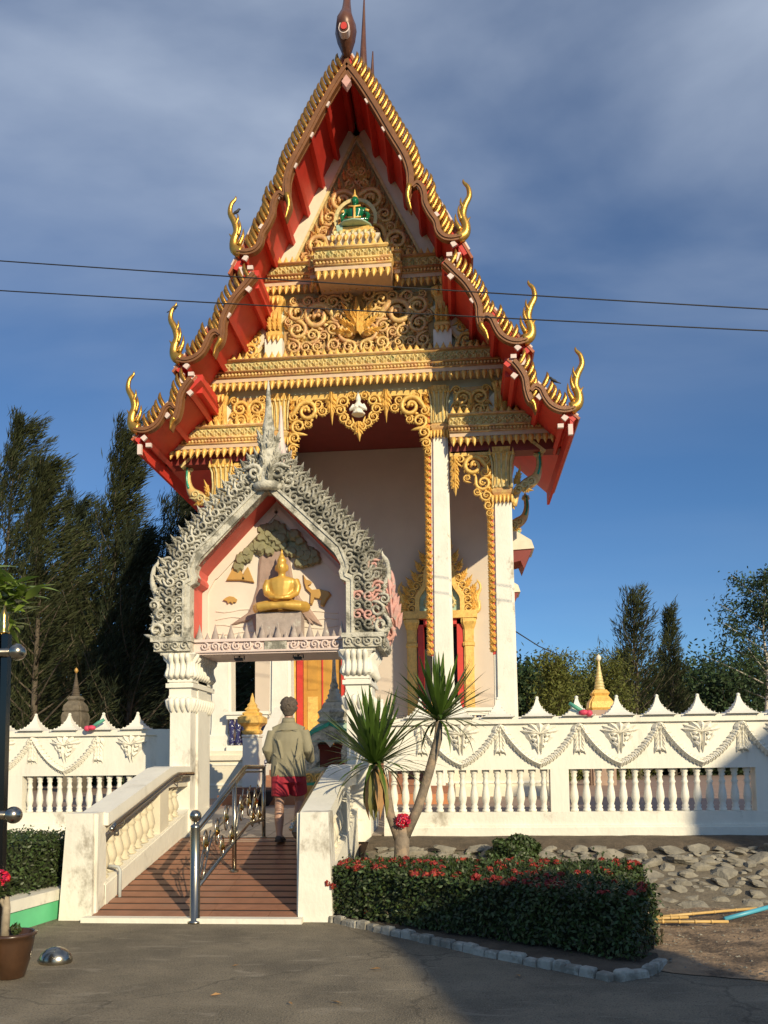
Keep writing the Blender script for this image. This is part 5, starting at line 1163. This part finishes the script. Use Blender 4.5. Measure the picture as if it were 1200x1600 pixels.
# ------------------------------------------------------------------ hedge with ixora flowers, edging
HP = [(-1.28, 8.28), (0, 7.33), (1.24, 6.42), (1.58, 7.1), (1.28, 7.55), (1.76, 8.5), (1.6, 8.85), (-.2, 9.0), (-1.2, 8.95)]; HH = .52
hg = thing('hedge', 'clipped hedge dotted with red flowers beside the ramp', 'hedge', (.2, 7.8, 0))
cx2, cy2 = .25, 7.85
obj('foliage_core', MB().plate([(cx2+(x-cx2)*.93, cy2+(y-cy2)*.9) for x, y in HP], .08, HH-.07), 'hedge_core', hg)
def hedge_leaves(poly, z0, z1, n, ln, rnd_top=.025):
    C, Nn = [], []; per = 0; segs = []
    for i in range(len(poly)): a, b = np.array(poly[i]), np.array(poly[(i+1) % len(poly)]); segs.append((a, b, np.linalg.norm(b-a)))
    tot = sum(s[2] for s in segs)*(z1-z0); xs = [p[0] for p in poly]; ys = [p[1] for p in poly]; area = .5*abs(sum(poly[i-1][0]*poly[i][1]-poly[i][0]*poly[i-1][1] for i in range(len(poly))))
    nt_ = int(n*area/(area+tot)); k = 0
    while k < nt_:
        x, y = random.uniform(min(xs), max(xs)), random.uniform(min(ys), max(ys))
        if inside((x, y), poly): C.append((x, y, z1+.05*noise.noise(Vector((x*4, y*4, 0)))+random.gauss(-.02, rnd_top)+(abs(random.gauss(0, .05)) if random.random() < .06 else 0))); Nn.append((0, 0, 1)); k += 1
    for a, b, l in segs:
        nrm = np.array(((b-a)[1], -(b-a)[0]))/l
        if inside(tuple((a+b)/2+nrm*.01), poly): nrm = -nrm
        for _ in range(int((n-nt_)*l*(z1-z0)/tot)):
            p = a+(b-a)*random.random(); z = random.uniform(z0, z1+.01); e = .055*noise.noise(Vector((p[0]*5, p[1]*5, z*5)))+random.gauss(-.02, .028)+(abs(random.gauss(0, .05)) if random.random() < .05 else 0)
            C.append((p[0]+nrm[0]*e, p[1]+nrm[1]*e, z)); Nn.append((nrm[0], nrm[1], .3))
    C = np.array(C); Nn = np.array(Nn); return leaf_mesh('foliage', C, unit(len(C))*.9+Nn*.45, ln*(.7+.6*rng.random(len(C))), ln*.5, Nn)
link('foliage', hedge_leaves(HP, .07, HH, 34000, .046), 'hedge_leaf', hg)
q = MB()
for i in range(70):
    a, b = HP[i % 3], HP[i % 3+1]; u = random.random(); x, y = lerp(a[0], b[0], u), lerp(a[1], b[1], u); q.tube([(x+.05, y+.06, 0), (x+random.uniform(-.05, .08), y+.05, .16)], .006, 4)
obj('stem', q, 'twig', hg)
def cluster(name, n, r_, l, wd):
    v = unit(n); v[:, 2] = np.abs(v[:, 2])*.9; return leaf_mesh(name, v*r_, unit(n)*.8+v*.3, l, wd, v)
FC = [cluster('flower_cluster', 46, .035, .034, .022) for _ in range(4)]
fr_ = random.Random(9); k = 0
while k < 140:
    x, y = fr_.uniform(-1.3, 1.75), fr_.uniform(6.4, 9.0)
    dens = noise.noise(Vector((x*1.3+3, y*1.6, 2)))
    if inside((x, y), HP) and (dens > -.05 or fr_.random() < .12) and (edge_d((x, y), HP) < .3 or fr_.random() < .5): link('flower_cluster', fr_.choice(FC), 'ixora', hg, loc=(x, y, HH+.005), rot=(0, 0, fr_.uniform(0, 6)), scl=fr_.uniform(.6, 1.15)); k += 1
for (px, py) in ((556, 1357), (573, 1424), (618, 1398), (520, 1385), (512, 1380), (740, 1372), (621, 1391), (680, 1362), (598, 1375)):
    d_ = (px-515)/(1000-515); p = at(px, py, lerp(8.22, 6.40, max(0, d_)**1.15)); link('flower_cluster', FC[0], 'ixora', hg, loc=p, rot=(1.2, 0, 0), scl=.8)
ke = thing('bed_edging', 'row of small whitewashed blocks edging the flower bed', 'edging', (-.1, 7.1, 0)); KP = [(-1.42, 8.36), (-.62, 7.60), (.28, 6.72), (1.04, 6.06), (1.30, 6.22), (1.50, 6.55)]
bm_ = MB(); bm_.loft([[(-.5, -.5, 0), (.5, -.5, 0), (.5, .5, 0), (-.5, .5, 0)], [(-.46, -.44, .8), (.46, -.44, .8), (.46, .44, .8), (-.46, .44, .8)], [(-.38, -.34, 1), (.38, -.34, 1), (.38, .34, 1), (-.38, .34, 1)]]); BRICK = bm_.mesh('block')
for (a, b) in zip(KP[:-1], KP[1:]):
    l = hypot(b[0]-a[0], b[1]-a[1]); n = max(1, round(l/.125)); an = atan2(b[1]-a[1], b[0]-a[0])
    for i in range(n):
        u = (i+.5)/n; link('block', BRICK, 'kerb_white', ke, loc=(lerp(a[0], b[0], u)+random.uniform(-.012, .012), lerp(a[1], b[1], u)+random.uniform(-.012, .012), -.01), rot=(random.uniform(-.06, .06), random.uniform(-.06, .06), an+random.uniform(-.12, .12)), scl=(l/n*.93, .085, random.uniform(.062, .085)))
sb = MB(); sb.plate([(-1.40, 8.36), (-.6, 7.62), (.3, 6.74), (1.04, 6.1), (1.28, 6.26), (1.46, 6.55), (1.8, 8.6), (1.5, 9.1), (-1.3, 9.1)], .002, .05); struct('bed_soil', sb, 'soil')
# left hedge in its green planter
pl = thing('planter', 'low pale green planter wall with white rim by the ramp', 'planter', (-4.4, 7.8, 0))
obj('planter_wall', MB().plate([(-7.5, 6.6), (-4.30, 6.6), (-4.09, 8.75), (-7.5, 8.75)], -.02, .19), 'paint_green', pl); obj('planter_rim', MB().plate([(-7.5, 6.57), (-4.28, 6.57), (-4.07, 8.78), (-7.5, 8.78)], .19, .30), 'white_stained', pl)
h2 = thing('hedge', 'plain green clipped hedge in the green planter left of the ramp', 'hedge', (-5.4, 7.8, .3)); HP2 = [(-7.4, 6.9), (-4.46, 6.95), (-4.14, 9.1), (-7.4, 9.1)]
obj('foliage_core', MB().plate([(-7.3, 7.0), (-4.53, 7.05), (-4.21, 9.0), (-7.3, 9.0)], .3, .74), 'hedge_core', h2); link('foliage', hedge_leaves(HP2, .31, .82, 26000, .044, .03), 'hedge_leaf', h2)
# round shrub on the bank
sh = thing('shrub', 'small round dark shrub at the top of the stone bank', 'shrub', (.62, 10.1, .4)); n = 5200; v = unit(n)
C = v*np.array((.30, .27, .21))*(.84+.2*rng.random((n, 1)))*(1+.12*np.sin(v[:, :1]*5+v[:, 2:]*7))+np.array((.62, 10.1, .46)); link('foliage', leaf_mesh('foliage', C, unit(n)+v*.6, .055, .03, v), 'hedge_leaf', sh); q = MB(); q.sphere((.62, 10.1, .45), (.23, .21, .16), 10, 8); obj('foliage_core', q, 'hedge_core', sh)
# ------------------------------------------------------------------ dracaena with two heads
dr = thing('dracaena', 'two-headed dracaena with spiky green leaf rosettes on bare trunks', 'plant', (-.67, 9.3, .1))
q = MB(); q.tube([(-.67, 9.3, .05), (-.67, 9.3, .5), (-.66, 9.3, .74), (-.64, 9.3, .86)], [.10, .088, .085, .06], 10); q.tube([(-.69, 9.3, .7), (-.79, 9.3, .98), (-.83, 9.28, 1.25), (-.93, 9.26, 1.53)], [.06, .052, .05, .045], 9); q.tube([(-.64, 9.3, .72), (-.48, 9.3, 1.05), (-.35, 9.3, 1.45), (-.245, 9.3, 1.82), (-.23, 9.3, 2.02)], [.06, .055, .052, .048, .038], 9)
obj('trunk', q, 'dracaena_bark', dr, True)
def blade_mesh(droop, w_=.06):
    mb = MB(); n = 8; R_ = []
    for k in range(n+1):
        t = k/n; wv = w_*(.55+.45*sin(pi*min(1, t*1.25+.12)) if t < .72 else (1-t)/.28*.97)+.002; z = t-droop*.35*t**2.4; x = droop*.8*t**2
        R_.append((Vector((x, -wv*.5, z+wv*.18)), Vector((x, 0, z)), Vector((x, wv*.5, z+wv*.18))))
    vs = [p for r_ in R_ for p in r_]; fs = []
    for k in range(n):
        for j in range(2): fs.append((k*3+j, k*3+j+1, k*3+4+j, k*3+3+j))
    mb.add(vs, fs); return mb.mesh('blade', True)
BL = [blade_mesh(.03), blade_mesh(.12), blade_mesh(.32), blade_mesh(.75)]
rr = random.Random(3)
for (cx3, cy3, cz3, L0, nb_, ax) in ((-.95, 9.25, 1.54, .87, 140, (.0, 0)), (-.23, 9.3, 2.02, .78, 104, (.06, 0))):
    for i in range(nb_):
        u = i/nb_; az = i*2.39996; el = radians(lerp(84, 0, u**.92)+rr.uniform(-9, 9)); me = BL[0] if u < .35 else BL[1] if u < .75 else BL[2]
        if i > nb_-9: el = radians(rr.uniform(-22, 12)); me = BL[2 + (i % 2)]
        link('leaf', me, 'blade' if i < nb_-5 or rr.random() < .5 else 'blade_old', dr, loc=(cx3+.02*cos(az), cy3+.02*sin(az), cz3+.03*(1-u)), rot=(0, pi/2-el, az), scl=L0*rr.uniform(.72, 1.05)*(1 if u < .9 else .85))
for i in range(9): az = rr.uniform(2.4, 5.6); link('leaf', BL[3], 'blade_old' if i % 3 else 'dry_leaf', dr, loc=(-.95, 9.25, 1.5), rot=(0, radians(rr.uniform(105, 150)), az), scl=(.6, 1.0, .62))
for i in range(11): az = rr.uniform(0, 6.28); link('dead_leaf', BL[1], 'dry_leaf', dr, loc=(-.93+.035*cos(az)+.03*(i % 3), 9.26+.035*sin(az), 1.50), rot=(0, radians(rr.uniform(160, 176)), az), scl=(.6, 1.3, rr.uniform(.28, .5)))
def pompon(nm, loc, r_, lb, n=260):
    v = unit(n); o = link(nm, leaf_mesh(nm, v*r_*(.75+.3*rng.random((n, 1))), unit(n)+v*.5, r_*.42, r_*.3, v), 'pink_flower', None, loc=loc); tag(o, lb, 'flower'); return o
pompon('flower_bunch', at(629, 1282, 9.22), .08, 'round crimson flower head in the fork of the dracaena trunk')
# ------------------------------------------------------------------ potted plant, second pot, steel dome
def pot(x, y, r_, h, lb):
    t = thing('flower_pot', lb, 'plant pot', (x, y, 0), 'glazed brown clay pots by the steel gate'); q = MB(); q.lathe([(.55*r_, 0), (.62*r_, .03*h), (.86*r_, .45*h), (.98*r_, .8*h), (1.0*r_, .9*h), (1.08*r_, .92*h), (1.1*r_, .97*h), (1.0*r_, 1.0*h), (.9*r_, .98*h), (.86*r_, .85*h)], 22, (x, y, 0)); obj('pot_body', q, 'pot_clay', t, True)
    q = MB(); q.lathe([(.88*r_, .86*h), (.4*r_, .88*h), (.02, .885*h)], 14, (x, y, 0)); obj('soil', q, 'soil', t); return t
p1 = pot(-3.31, 5.95, .165, .33, 'brown glazed clay pot holding the thick-stemmed pink flowering plant'); pot(-3.47, 5.72, .15, .28, 'brown glazed clay pot at the left picture edge, mostly cut off')
cr = thing('crown_of_thorns', 'thick grey-stemmed potted plant with a pink flower cluster on top', 'plant', (-3.25, 5.95, .29)); q = MB(); q.tube([(-3.36, 5.95, .27), (-3.35, 5.95, .5), (-3.37, 5.96, .66)], [.034, .028, .022], 8); q.tube([(-3.355, 5.95, .5), (-3.43, 5.93, .64)], [.022, .016], 6); obj('stem', q, 'stem_pale', cr, True)
n = 260; v = unit(n); link('foliage', leaf_mesh('foliage', v*np.array((.13, .13, .07))+np.array((-3.41, 5.95, .66)), unit(n)+v, .07, .03), 'hedge_leaf', cr); n = 300; link('flower_cluster', leaf_mesh('flower_cluster', unit(n)*np.array((.09, .08, .055))+np.array((-3.42, 5.92, .72)), unit(n), .04, .03), 'pink_flower', cr)
n = 60; link('sprout', leaf_mesh('sprout', unit(n)*.035+np.array((-3.25, 5.9, .36)), unit(n)+np.array((0, 0, .5)), .045, .02), 'hedge_leaf', cr)
q = MB(); q.sphere((0, 0, 0), (.13, .11, .105), 16, 10); dome = obj('steel_dome', q, 'steel', None, True, loc=(-3.2, 6.42, .02)); tag(dome, 'polished half-buried steel dome on the pavement behind the pots', 'door stop')
# steel gate post at the left edge
sg = thing('steel_gate', 'polished steel gate frame with ball-ended bars at the left edge', 'gate', (-3.56, 6.2, 0))
for x, r_ in ((-3.545, .026), (-3.62, .034)): obj('gate_upright', MB().box(x-r_, x+r_, 6.2-.03, 6.2+.03, .02, 2.58), 'steel_dark', sg)
for z in (2.43, 1.17):
    q = MB(); q.tube([(-5.2, 6.14, z), (-3.46, 6.14, z)], .033, 12); o = obj('gate_bar', q, 'steel', sg, True); q = MB(); q.sphere((-3.42, 6.14, z), .066, 16, 12); obj('ball_end', q, 'steel', o, True)
q = MB(); q.lathe([(.04, 2.58), (.045, 2.6), (.03, 2.62), (.042, 2.66), (.03, 2.69), (.036, 2.73), (.012, 2.78), (.004, 2.82)], 12, (-3.57, 6.2, 0)); obj('gold_finial', q, 'brass', sg, True)
q = MB(); q.box(-3.68, -3.50, 6.12, 6.28, 0, .025); obj('foot_plate', q, 'steel', sg)
# leafy branch over the gate: a frangipani standing outside the frame
ft = thing('frangipani_tree', 'leafy branch with long light green leaves reaching in at the left edge', 'tree', (-5.6, 7.4, 0)); q = MB(); q.tube([(-5.6, 7.4, 0), (-5.5, 7.4, 1.5), (-5.2, 7.4, 2.5), (-4.6, 7.4, 3.0), (-4.12, 7.4, 3.16)], [.11, .09, .06, .035, .018], 8); q.tube([(-5.2, 7.4, 2.5), (-5.0, 7.3, 3.1), (-4.45, 7.3, 3.35)], [.05, .035, .02], 7); q.tube([(-5.0, 7.4, 2.8), (-4.6, 7.45, 2.85), (-4.3, 7.45, 2.93)], [.04, .03, .016], 7); obj('trunk', q, 'bark', ft, True)
mb_ = MB(); R_ = []
for k in range(8):
    t = k/7; wv = .30*sin(pi*min(1, t**.85))+.01; z_ = -.25*t*t; R_.append([(t, -wv*.5, z_+.05*wv), (t, 0, z_), (t, wv*.5, z_+.05*wv)])
mb_.add([p for r_ in R_ for p in r_], [(k*3+j, k*3+j+1, k*3+4+j, k*3+3+j) for k in range(7) for j in range(2)]); BIG = mb_.mesh('leaf', True)
for tip, n in (((-4.08, 7.4, 3.18), 34), ((-4.3, 7.3, 3.33), 40), ((-4.2, 7.45, 2.98), 30), ((-4.45, 7.35, 3.15), 40)):
    for i in range(n): link('leaf', BIG, 'big_leaf', ft, loc=(tip[0]+rr.uniform(-.12, .06), tip[1]+rr.uniform(-.08, .08), tip[2]+rr.uniform(-.1, .08)), rot=(rr.uniform(-.5, .5), rr.uniform(-.7, .6), i*2.4), scl=rr.uniform(.17, .30))
# ------------------------------------------------------------------ poles and pipe on the bank
for (a, b, mt, lb) in (((1012, 1434), (1182, 1419), 'bamboo', 'upper yellow bamboo pole lying against the foot of the bank'), ((1008, 1436), (1075, 1433), 'bamboo', 'short yellow bamboo stick between two longer poles'), ((1010, 1440), (1138, 1440), 'bamboo', 'lower yellow bamboo pole lying on the dirt'), ((1132, 1436), (1225, 1411), 'blue_pipe', 'light blue plastic pipe lying across the bamboo poles')):
    def onz(p_, z_): d_ = at(p_[0], p_[1], 1)-Vector((0, 0, EYE)); return Vector((0, 0, EYE))+d_*((z_-EYE)/d_.z)
    pa, pb = (onz(a, .075), onz(b, .08)) if mt == 'bamboo' else (onz(a, .085), onz(b, .17)); q = MB(); q.tube([pa, pb], .014 if mt == 'bamboo' else .022, 7)
    for k in range(1, 5):
        if mt == 'bamboo': p = pa.lerp(pb, k/5); q.tube([p-(pb-pa).normalized()*.01, p+(pb-pa).normalized()*.01], .018, 7)
    o = obj('bamboo_pole' if mt == 'bamboo' else 'plastic_pipe', q, mt, None, True); tag(o, lb, 'pole' if mt == 'bamboo' else 'pipe')
# fallen leaves
q = MB(); rl = random.Random(8)
for i in range(70):
    if i < 40: x, y = rl.gauss(-4.0, .25), rl.gauss(8.35, .12)
    else: x, y = rl.uniform(-3.6, 1.2), rl.uniform(5, 8.1)
    if i >= 40 and rl.random() < .55: continue
    T_ = Matrix.Translation((x, y, .012))@Matrix.Rotation(rl.uniform(0, 6.3), 4, 'Z')@Matrix.Rotation(rl.uniform(-.5, .5), 4, 'X'); s = rl.uniform(.02, .05); q.add([(-s, 0, 0), (0, -s*.35, .006), (s, 0, .004), (0, s*.35, .01)], [(0, 1, 2, 3)], T_)
o = obj('leaf_litter', q, 'dry_leaf'); tag(o, 'dry brown leaves fallen along the foot of the wall', 'leaves', kind='stuff')
# ------------------------------------------------------------------ overhead wires, birds
for (ya, yb, lb) in ((408, 485, 'upper of two thin black cables crossing before the temple'), (455, 518, 'lower of two thin black cables crossing before the temple')):
    a, b = at(-60, ya-4, 14.2), at(1270, yb+3, 13.6); a, b = a-(b-a)*.9, b+(b-a)*.9; q = MB(); q.tube([a.lerp(b, k/20)+Vector((0, 0, .20-.22*4*(k/20)*(1-k/20))) for k in range(21)], .011, 5); o = obj('cable', q, 'wire', None, True); tag(o, lb, 'cable', 'overhead cables')
pa, pb = at(803, 985, 26), at(870, 1022, 36); q = MB(); q.tube([pa, pa.lerp(pb, .5)+Vector((0, 0, -.08)), pb], .02, 5); o = obj('cable', q, 'wire'); tag(o, 'short dark cable running from the temple flank to the trees', 'cable')
def bird(px, py, Y, f_, lb):
    p = at(px, py, Y); K = .55; t = thing('bird', lb, 'bird', p, 'birds perched on the roof'); q = MB(); q.tube([(p.x-f_*K*.20, p.y, p.z-K*.06), (p.x-f_*K*.08, p.y, p.z+K*.02), (p.x+f_*K*.04, p.y, p.z+K*.08), (p.x+f_*K*.09, p.y, p.z+K*.16), (p.x+f_*K*.13, p.y, p.z+K*.17), (p.x+f_*K*.18, p.y, p.z+K*.16)], [.008, .034, .036, .026, .02, .004], 8); obj('body', q, 'bird', t, True)
    q = MB(); q.tube([(p.x-f_*K*.05, p.y, p.z), (p.x-f_*K*.32, p.y, p.z-K*.10)], [.022, .009], 6); obj('tail', q, 'bird', t, True); q = MB(); q.tube([(p.x, p.y, p.z), (p.x+K*.01, p.y, p.z-K*.09)], .008, 4); obj('leg', q, 'bird', t)
bird(272, 484, 18.28, 1, 'small dark bird perched on the middle left eave finial'); bird(864, 596, 18.25, -1, 'small dark bird perched among the lowest right roof teeth'); bird(370, 333, 18.3, 1, 'small dark bird clinging to the upper left eave finial')
# ------------------------------------------------------------------ man walking up the ramp, seen from behind
def man():
    bx, by, bz = -2.24, 10.72, .565
    t = thing('person', 'person in olive shirt and red shorts walking up the ramp, back turned', 'person', (bx, by, bz)); S = 1.045; O = Vector((bx, by, bz))
    def V(x, y, z): return (O.x+x*S, O.y+y*S, O.z+z*S)
    def tb(q, pts, rs, n=10, fy=1.): q.tube([V(*p) for p in pts], [r_*S for r_ in rs], n, fy)
    def el(q, lv, n=16):
        q.loft([[V(cx4+rx*cos(2*pi*k/n), cy4+ry*sin(2*pi*k/n), z) for k in range(n)] for z, rx, ry, cx4, cy4 in lv])
    # body (skin): one continuous surface
    q = MB(); el(q, [(.86, .15, .1, 0, 0), (1.0, .155, .11, 0, 0), (1.15, .14, .1, 0, .01), (1.33, .15, .10, 0, .02), (1.42, .10, .075, 0, .03), (1.49, .06, .06, 0, .035)])
    tb(q, [(0, .035, 1.44), (0, .055, 1.60)], [.062, .056]); q.sphere(V(0, .085, 1.665), (.076*S, .095*S, .115*S), 14, 10); tb(q, [(0, .17, 1.66), (0, .195, 1.645)], [.016, .012], 6)
    for s in (-1, 1): q.sphere(V(s*.078, .08, 1.66), (.013*S, .026*S, .034*S), 7, 6)
    LEG = {-1: [(-.09, 0, .90), (-.10, .0, .50), (-.105, -.02, .46), (-.10, -.06, .28), (-.09, -.10, .10), (-.09, -.09, .05)], 1: [(.09, .03, .90), (.11, .15, .53), (.115, .16, .47), (.125, .02, .27), (.13, -.13, .17), (.13, -.15, .15)]}
    for s in (-1, 1): tb(q, LEG[s], [.095, .068, .06, .062, .04, .042])
    for s, a0 in ((-1, (-.09, -.10, .06)), (1, (.13, -.14, .14))):
        d = Vector((0, 1, -.12 if s < 0 else -.45)).normalized(); p0 = Vector(a0); tb(q, [p0-d*.05, p0+d*.06, p0+d*.16], [.042, .042, .032], 8)
    ARM = {-1: [(-.195, .02, 1.365), (-.255, -.02, 1.13), (-.245, .09, 1.01), (-.16, .22, 1.05)], 1: [(.195, .02, 1.365), (.265, -.02, 1.12), (.265, .10, 1.02), (.19, .24, 1.08)]}
    for s in (-1, 1):
        tb(q, ARM[s], [.055, .045, .04, .03]); w_ = Vector(ARM[s][-1]); h_ = w_+Vector((-s*.07, .05, .01)); tb(q, [w_, lerp(w_, h_, .6), h_], [.03, .042, .036], 8)
        for k in range(4): f0 = h_+Vector((0, -.01, .035-.022*k)); tb(q, [f0, f0+Vector((-s*.035, .03, -.006)), f0+Vector((-s*.055, .015-.003*k, -.02))], [.011, .010, .008], 6)
        tb(q, [w_+Vector((-s*.02, .0, .03)), w_+Vector((-s*.05, .0, .06)), w_+Vector((-s*.075, .02, .065))], [.014, .012, .009], 6)
    link('body', remesh(q, .014, 3, 'body'), 'skin', t)
    # hair
    q = MB(); q.sphere(V(0, .055, 1.695), (.092*S, .104*S, .104*S), 14, 10); el(q, [(1.56, .05, .04, 0, .015), (1.60, .078, .07, 0, .03), (1.66, .09, .09, 0, .045)], 14)
    for i in range(240):
        d_ = Vector((random.gauss(0, 1), random.gauss(-.35, .9), random.gauss(.1, .8))).normalized()
        if d_.z < -.25 and d_.y > -.1: continue
        c_ = Vector((0, .055, 1.69)); p_ = c_+Vector((d_.x*.095, d_.y*.105, d_.z*.105)); sw = Vector((-d_.y*.3+random.gauss(0, .3), d_.x*.3, -.8)); sw = (sw-d_*sw.dot(d_)).normalized()
        tb(q, [p_-d_*.01, p_+d_*.010+sw*.018, p_+d_*.012+sw*.042], [.011, .011, .004], 5)
    link('hair', remesh(q, .0085, 1, 'hair'), 'hair', t)
    # shirt with sleeves, gathered folds
    q = MB(); el(q, [(.80, .225, .135, .0, 0), (.84, .225, .138, 0, 0), (.95, .215, .135, 0, -.005), (1.10, .205, .13, 0, .0), (1.25, .215, .135, 0, .01), (1.33, .20, .125, 0, .02), (1.39, .165, .105, 0, .03), (1.44, .12, .088, 0, .033), (1.48, .088, .078, 0, .035)], 20)
    tb(q, [(-.185, .02, 1.365), (-.09, .03, 1.41), (.09, .03, 1.41), (.185, .02, 1.365)], [.062, .06, .06, .062], 10)
    for s in (-1, 1):
        pts = ARM[s][:-1]+[tuple(Vector(ARM[s][-2]).lerp(Vector(ARM[s][-1]), .75))]; tb(q, pts, [.070, .066, .058, .044], 12); tb(q, [(s*.275, -.03, 1.17), (s*.265, .0, 1.11)], [.056, .06], 8)
    for (a, b, r_) in (((-.14, -.125, 1.34), (-.05, -.15, 1.02), .014), ((.16, -.12, 1.3), (.10, -.145, .98), .014), ((-.18, -.10, 1.1), (.02, -.145, .92), .012), ((.19, -.09, 1.08), (.03, -.145, .88), .013), ((-.12, -.14, .98), (-.15, -.135, .80), .014), ((.06, -.14, 1.0), (.09, -.135, .80), .013), ((-.02, -.14, .95), (-.03, -.14, .80), .012), ((-.16, -.1, 1.38), (.16, -.1, 1.38), .012)): tb(q, [a, lerp(Vector(a), Vector(b), .5)+Vector((.015, .0, 0)), b], [r_*.4, r_, r_*.5], 6)
    sh_ = link('shirt', remesh(q, .0115, 2, 'shirt'), 'shirt', t)
    q = MB(); el(q, [(1.455, .092, .082, 0, .035), (1.50, .083, .078, 0, .035), (1.535, .076, .073, 0, .036), (1.51, .07, .068, 0, .036)], 18); obj('collar', q, 'shirt', t, True)
    # shorts
    q = MB(); el(q, [(.72, .19, .13, 0, .0), (.80, .19, .13, 0, 0), (.90, .18, .12, 0, 0), (.97, .17, .115, 0, 0)], 18)
    for s in (-1, 1): L_ = LEG[s]; k_ = Vector(L_[0]).lerp(Vector(L_[1]), .86); tb(q, [(s*.09, .01, .85), tuple(Vector(L_[0]).lerp(Vector(L_[1]), .5)), tuple(k_)], [.125, .118, .112], 14)
    for s in (-1, 1): tb(q, [(s*.10, -.125, .82), (s*.13, -.11, .66), (s*.12, -.1, .56)], [.006, .014, .010], 6)
    link('shorts', remesh(q, .0125, 2, 'shorts'), 'shorts', t)
    # shoes
    for s, a0, mt in ((-1, (-.09, -.10, .02), 'shoe'), (1, (.13, -.14, .11), 'shoe_grey')):
        d = Vector((0, 1, -.02 if s < 0 else -.42)).normalized(); p0 = Vector(a0); upv = Vector((0, -d.z, d.y)); q = MB(); rings = []
        for u, w_, h_ in ((-.085, .03, .03), (-.06, .042, .062), (.0, .044, .066), (.08, .046, .056), (.15, .046, .04), (.195, .03, .026)):
            c = p0+d*u; rings.append([V(*(c+Vector((w_*cos(a), 0, 0))+upv*(h_*.5+h_*.5*sin(a)))) for a in [2*pi*k/10 for k in range(10)]])
        q.loft(rings); o = obj('shoe', q, mt, t, True); q = MB(); rings = []
        for u, w_ in ((-.09, .034), (-.05, .047), (.08, .051), (.16, .049), (.2, .03)):
            c = p0+d*u-upv*.012; rings.append([V(*(c+Vector((sx_*w_, 0, 0))+upv*hz)) for sx_, hz in ((-1, 0), (1, 0), (1, .02), (-1, .02))])
        q.loft(rings); obj('sole', q, 'kerb_white' if s > 0 else 'gap_dark', o)
man()
# dark flower pot by the stairs
pt = thing('plant_pot', 'dark round pot standing at the foot of the temple stairs', 'plant pot', (-3.7, 15.2, GZ)); q = MB(); q.lathe([(.16, 0), (.24, .12), (.26, .24), (.28, .26), (.24, .28), (.2, .24)], 14, (-3.7, 15.2, GZ)); obj('pot_body', q, 'gap_dark', pt, True)
# the hall across the forecourt (outside the frame, behind the camera) whose roof throws the shade
hall = thing('hall', 'tall gabled hall across the forecourt behind the camera', 'hall', (9, -12, 0))
ev = Vector((cos(SUN_AZ), sin(SUN_AZ), 0)); av = Vector((-sin(SUN_AZ), cos(SUN_AZ), 0)); TE = tan(SUN_EL)
def hall_wall(nm, prof_, a0, a1, mt):
    q = MB(); q.loft([[tuple(ev*s_+av*a_+Vector((0, 0, z))) for s_, z in prof_] for a_ in (a0, a1)]); return obj(nm, q, mt, hall)
A0 = -13.0
def hz(x, y, z=0): p = Vector((x, y, 0)); return p.dot(ev), z+(p.dot(av)-A0)*TE
gA = [hz(-.03, 5.04), hz(-.42, 6.53), hz(-.85, 7.85)]
hall_wall('gable_wall', [(gA[0][0]-6, 0), (gA[0][0]-6, gA[0][1]-4.6), gA[0], gA[1], gA[2], (5.15, hz(-.75, 8.6)[1]), (5.15, 0)], A0-6, A0, 'white')
gB = [hz(2.92, 11.2, .6), hz(2.95, 11.2, .92), hz(3.32, 11.2, 1.5), hz(3.98, 11.2, 1.98)]
hall_wall('gable_wall', [(gB[0][0], 0)]+gB+[(gB[3][0]+2.6, gB[3][1]+2.5), (gB[3][0]+6, gB[3][1]-1), (gB[3][0]+6, 0)], A0-6, A0, 'white')
hall_wall('link_roof', [(5.15, 3.0), (5.15, hz(2.6, 7.6)[1]), (gB[0][0], hz(4.6, 8.4)[1]), (gB[0][0], 3.0)], A0-5, A0-1, 'roof_tile')
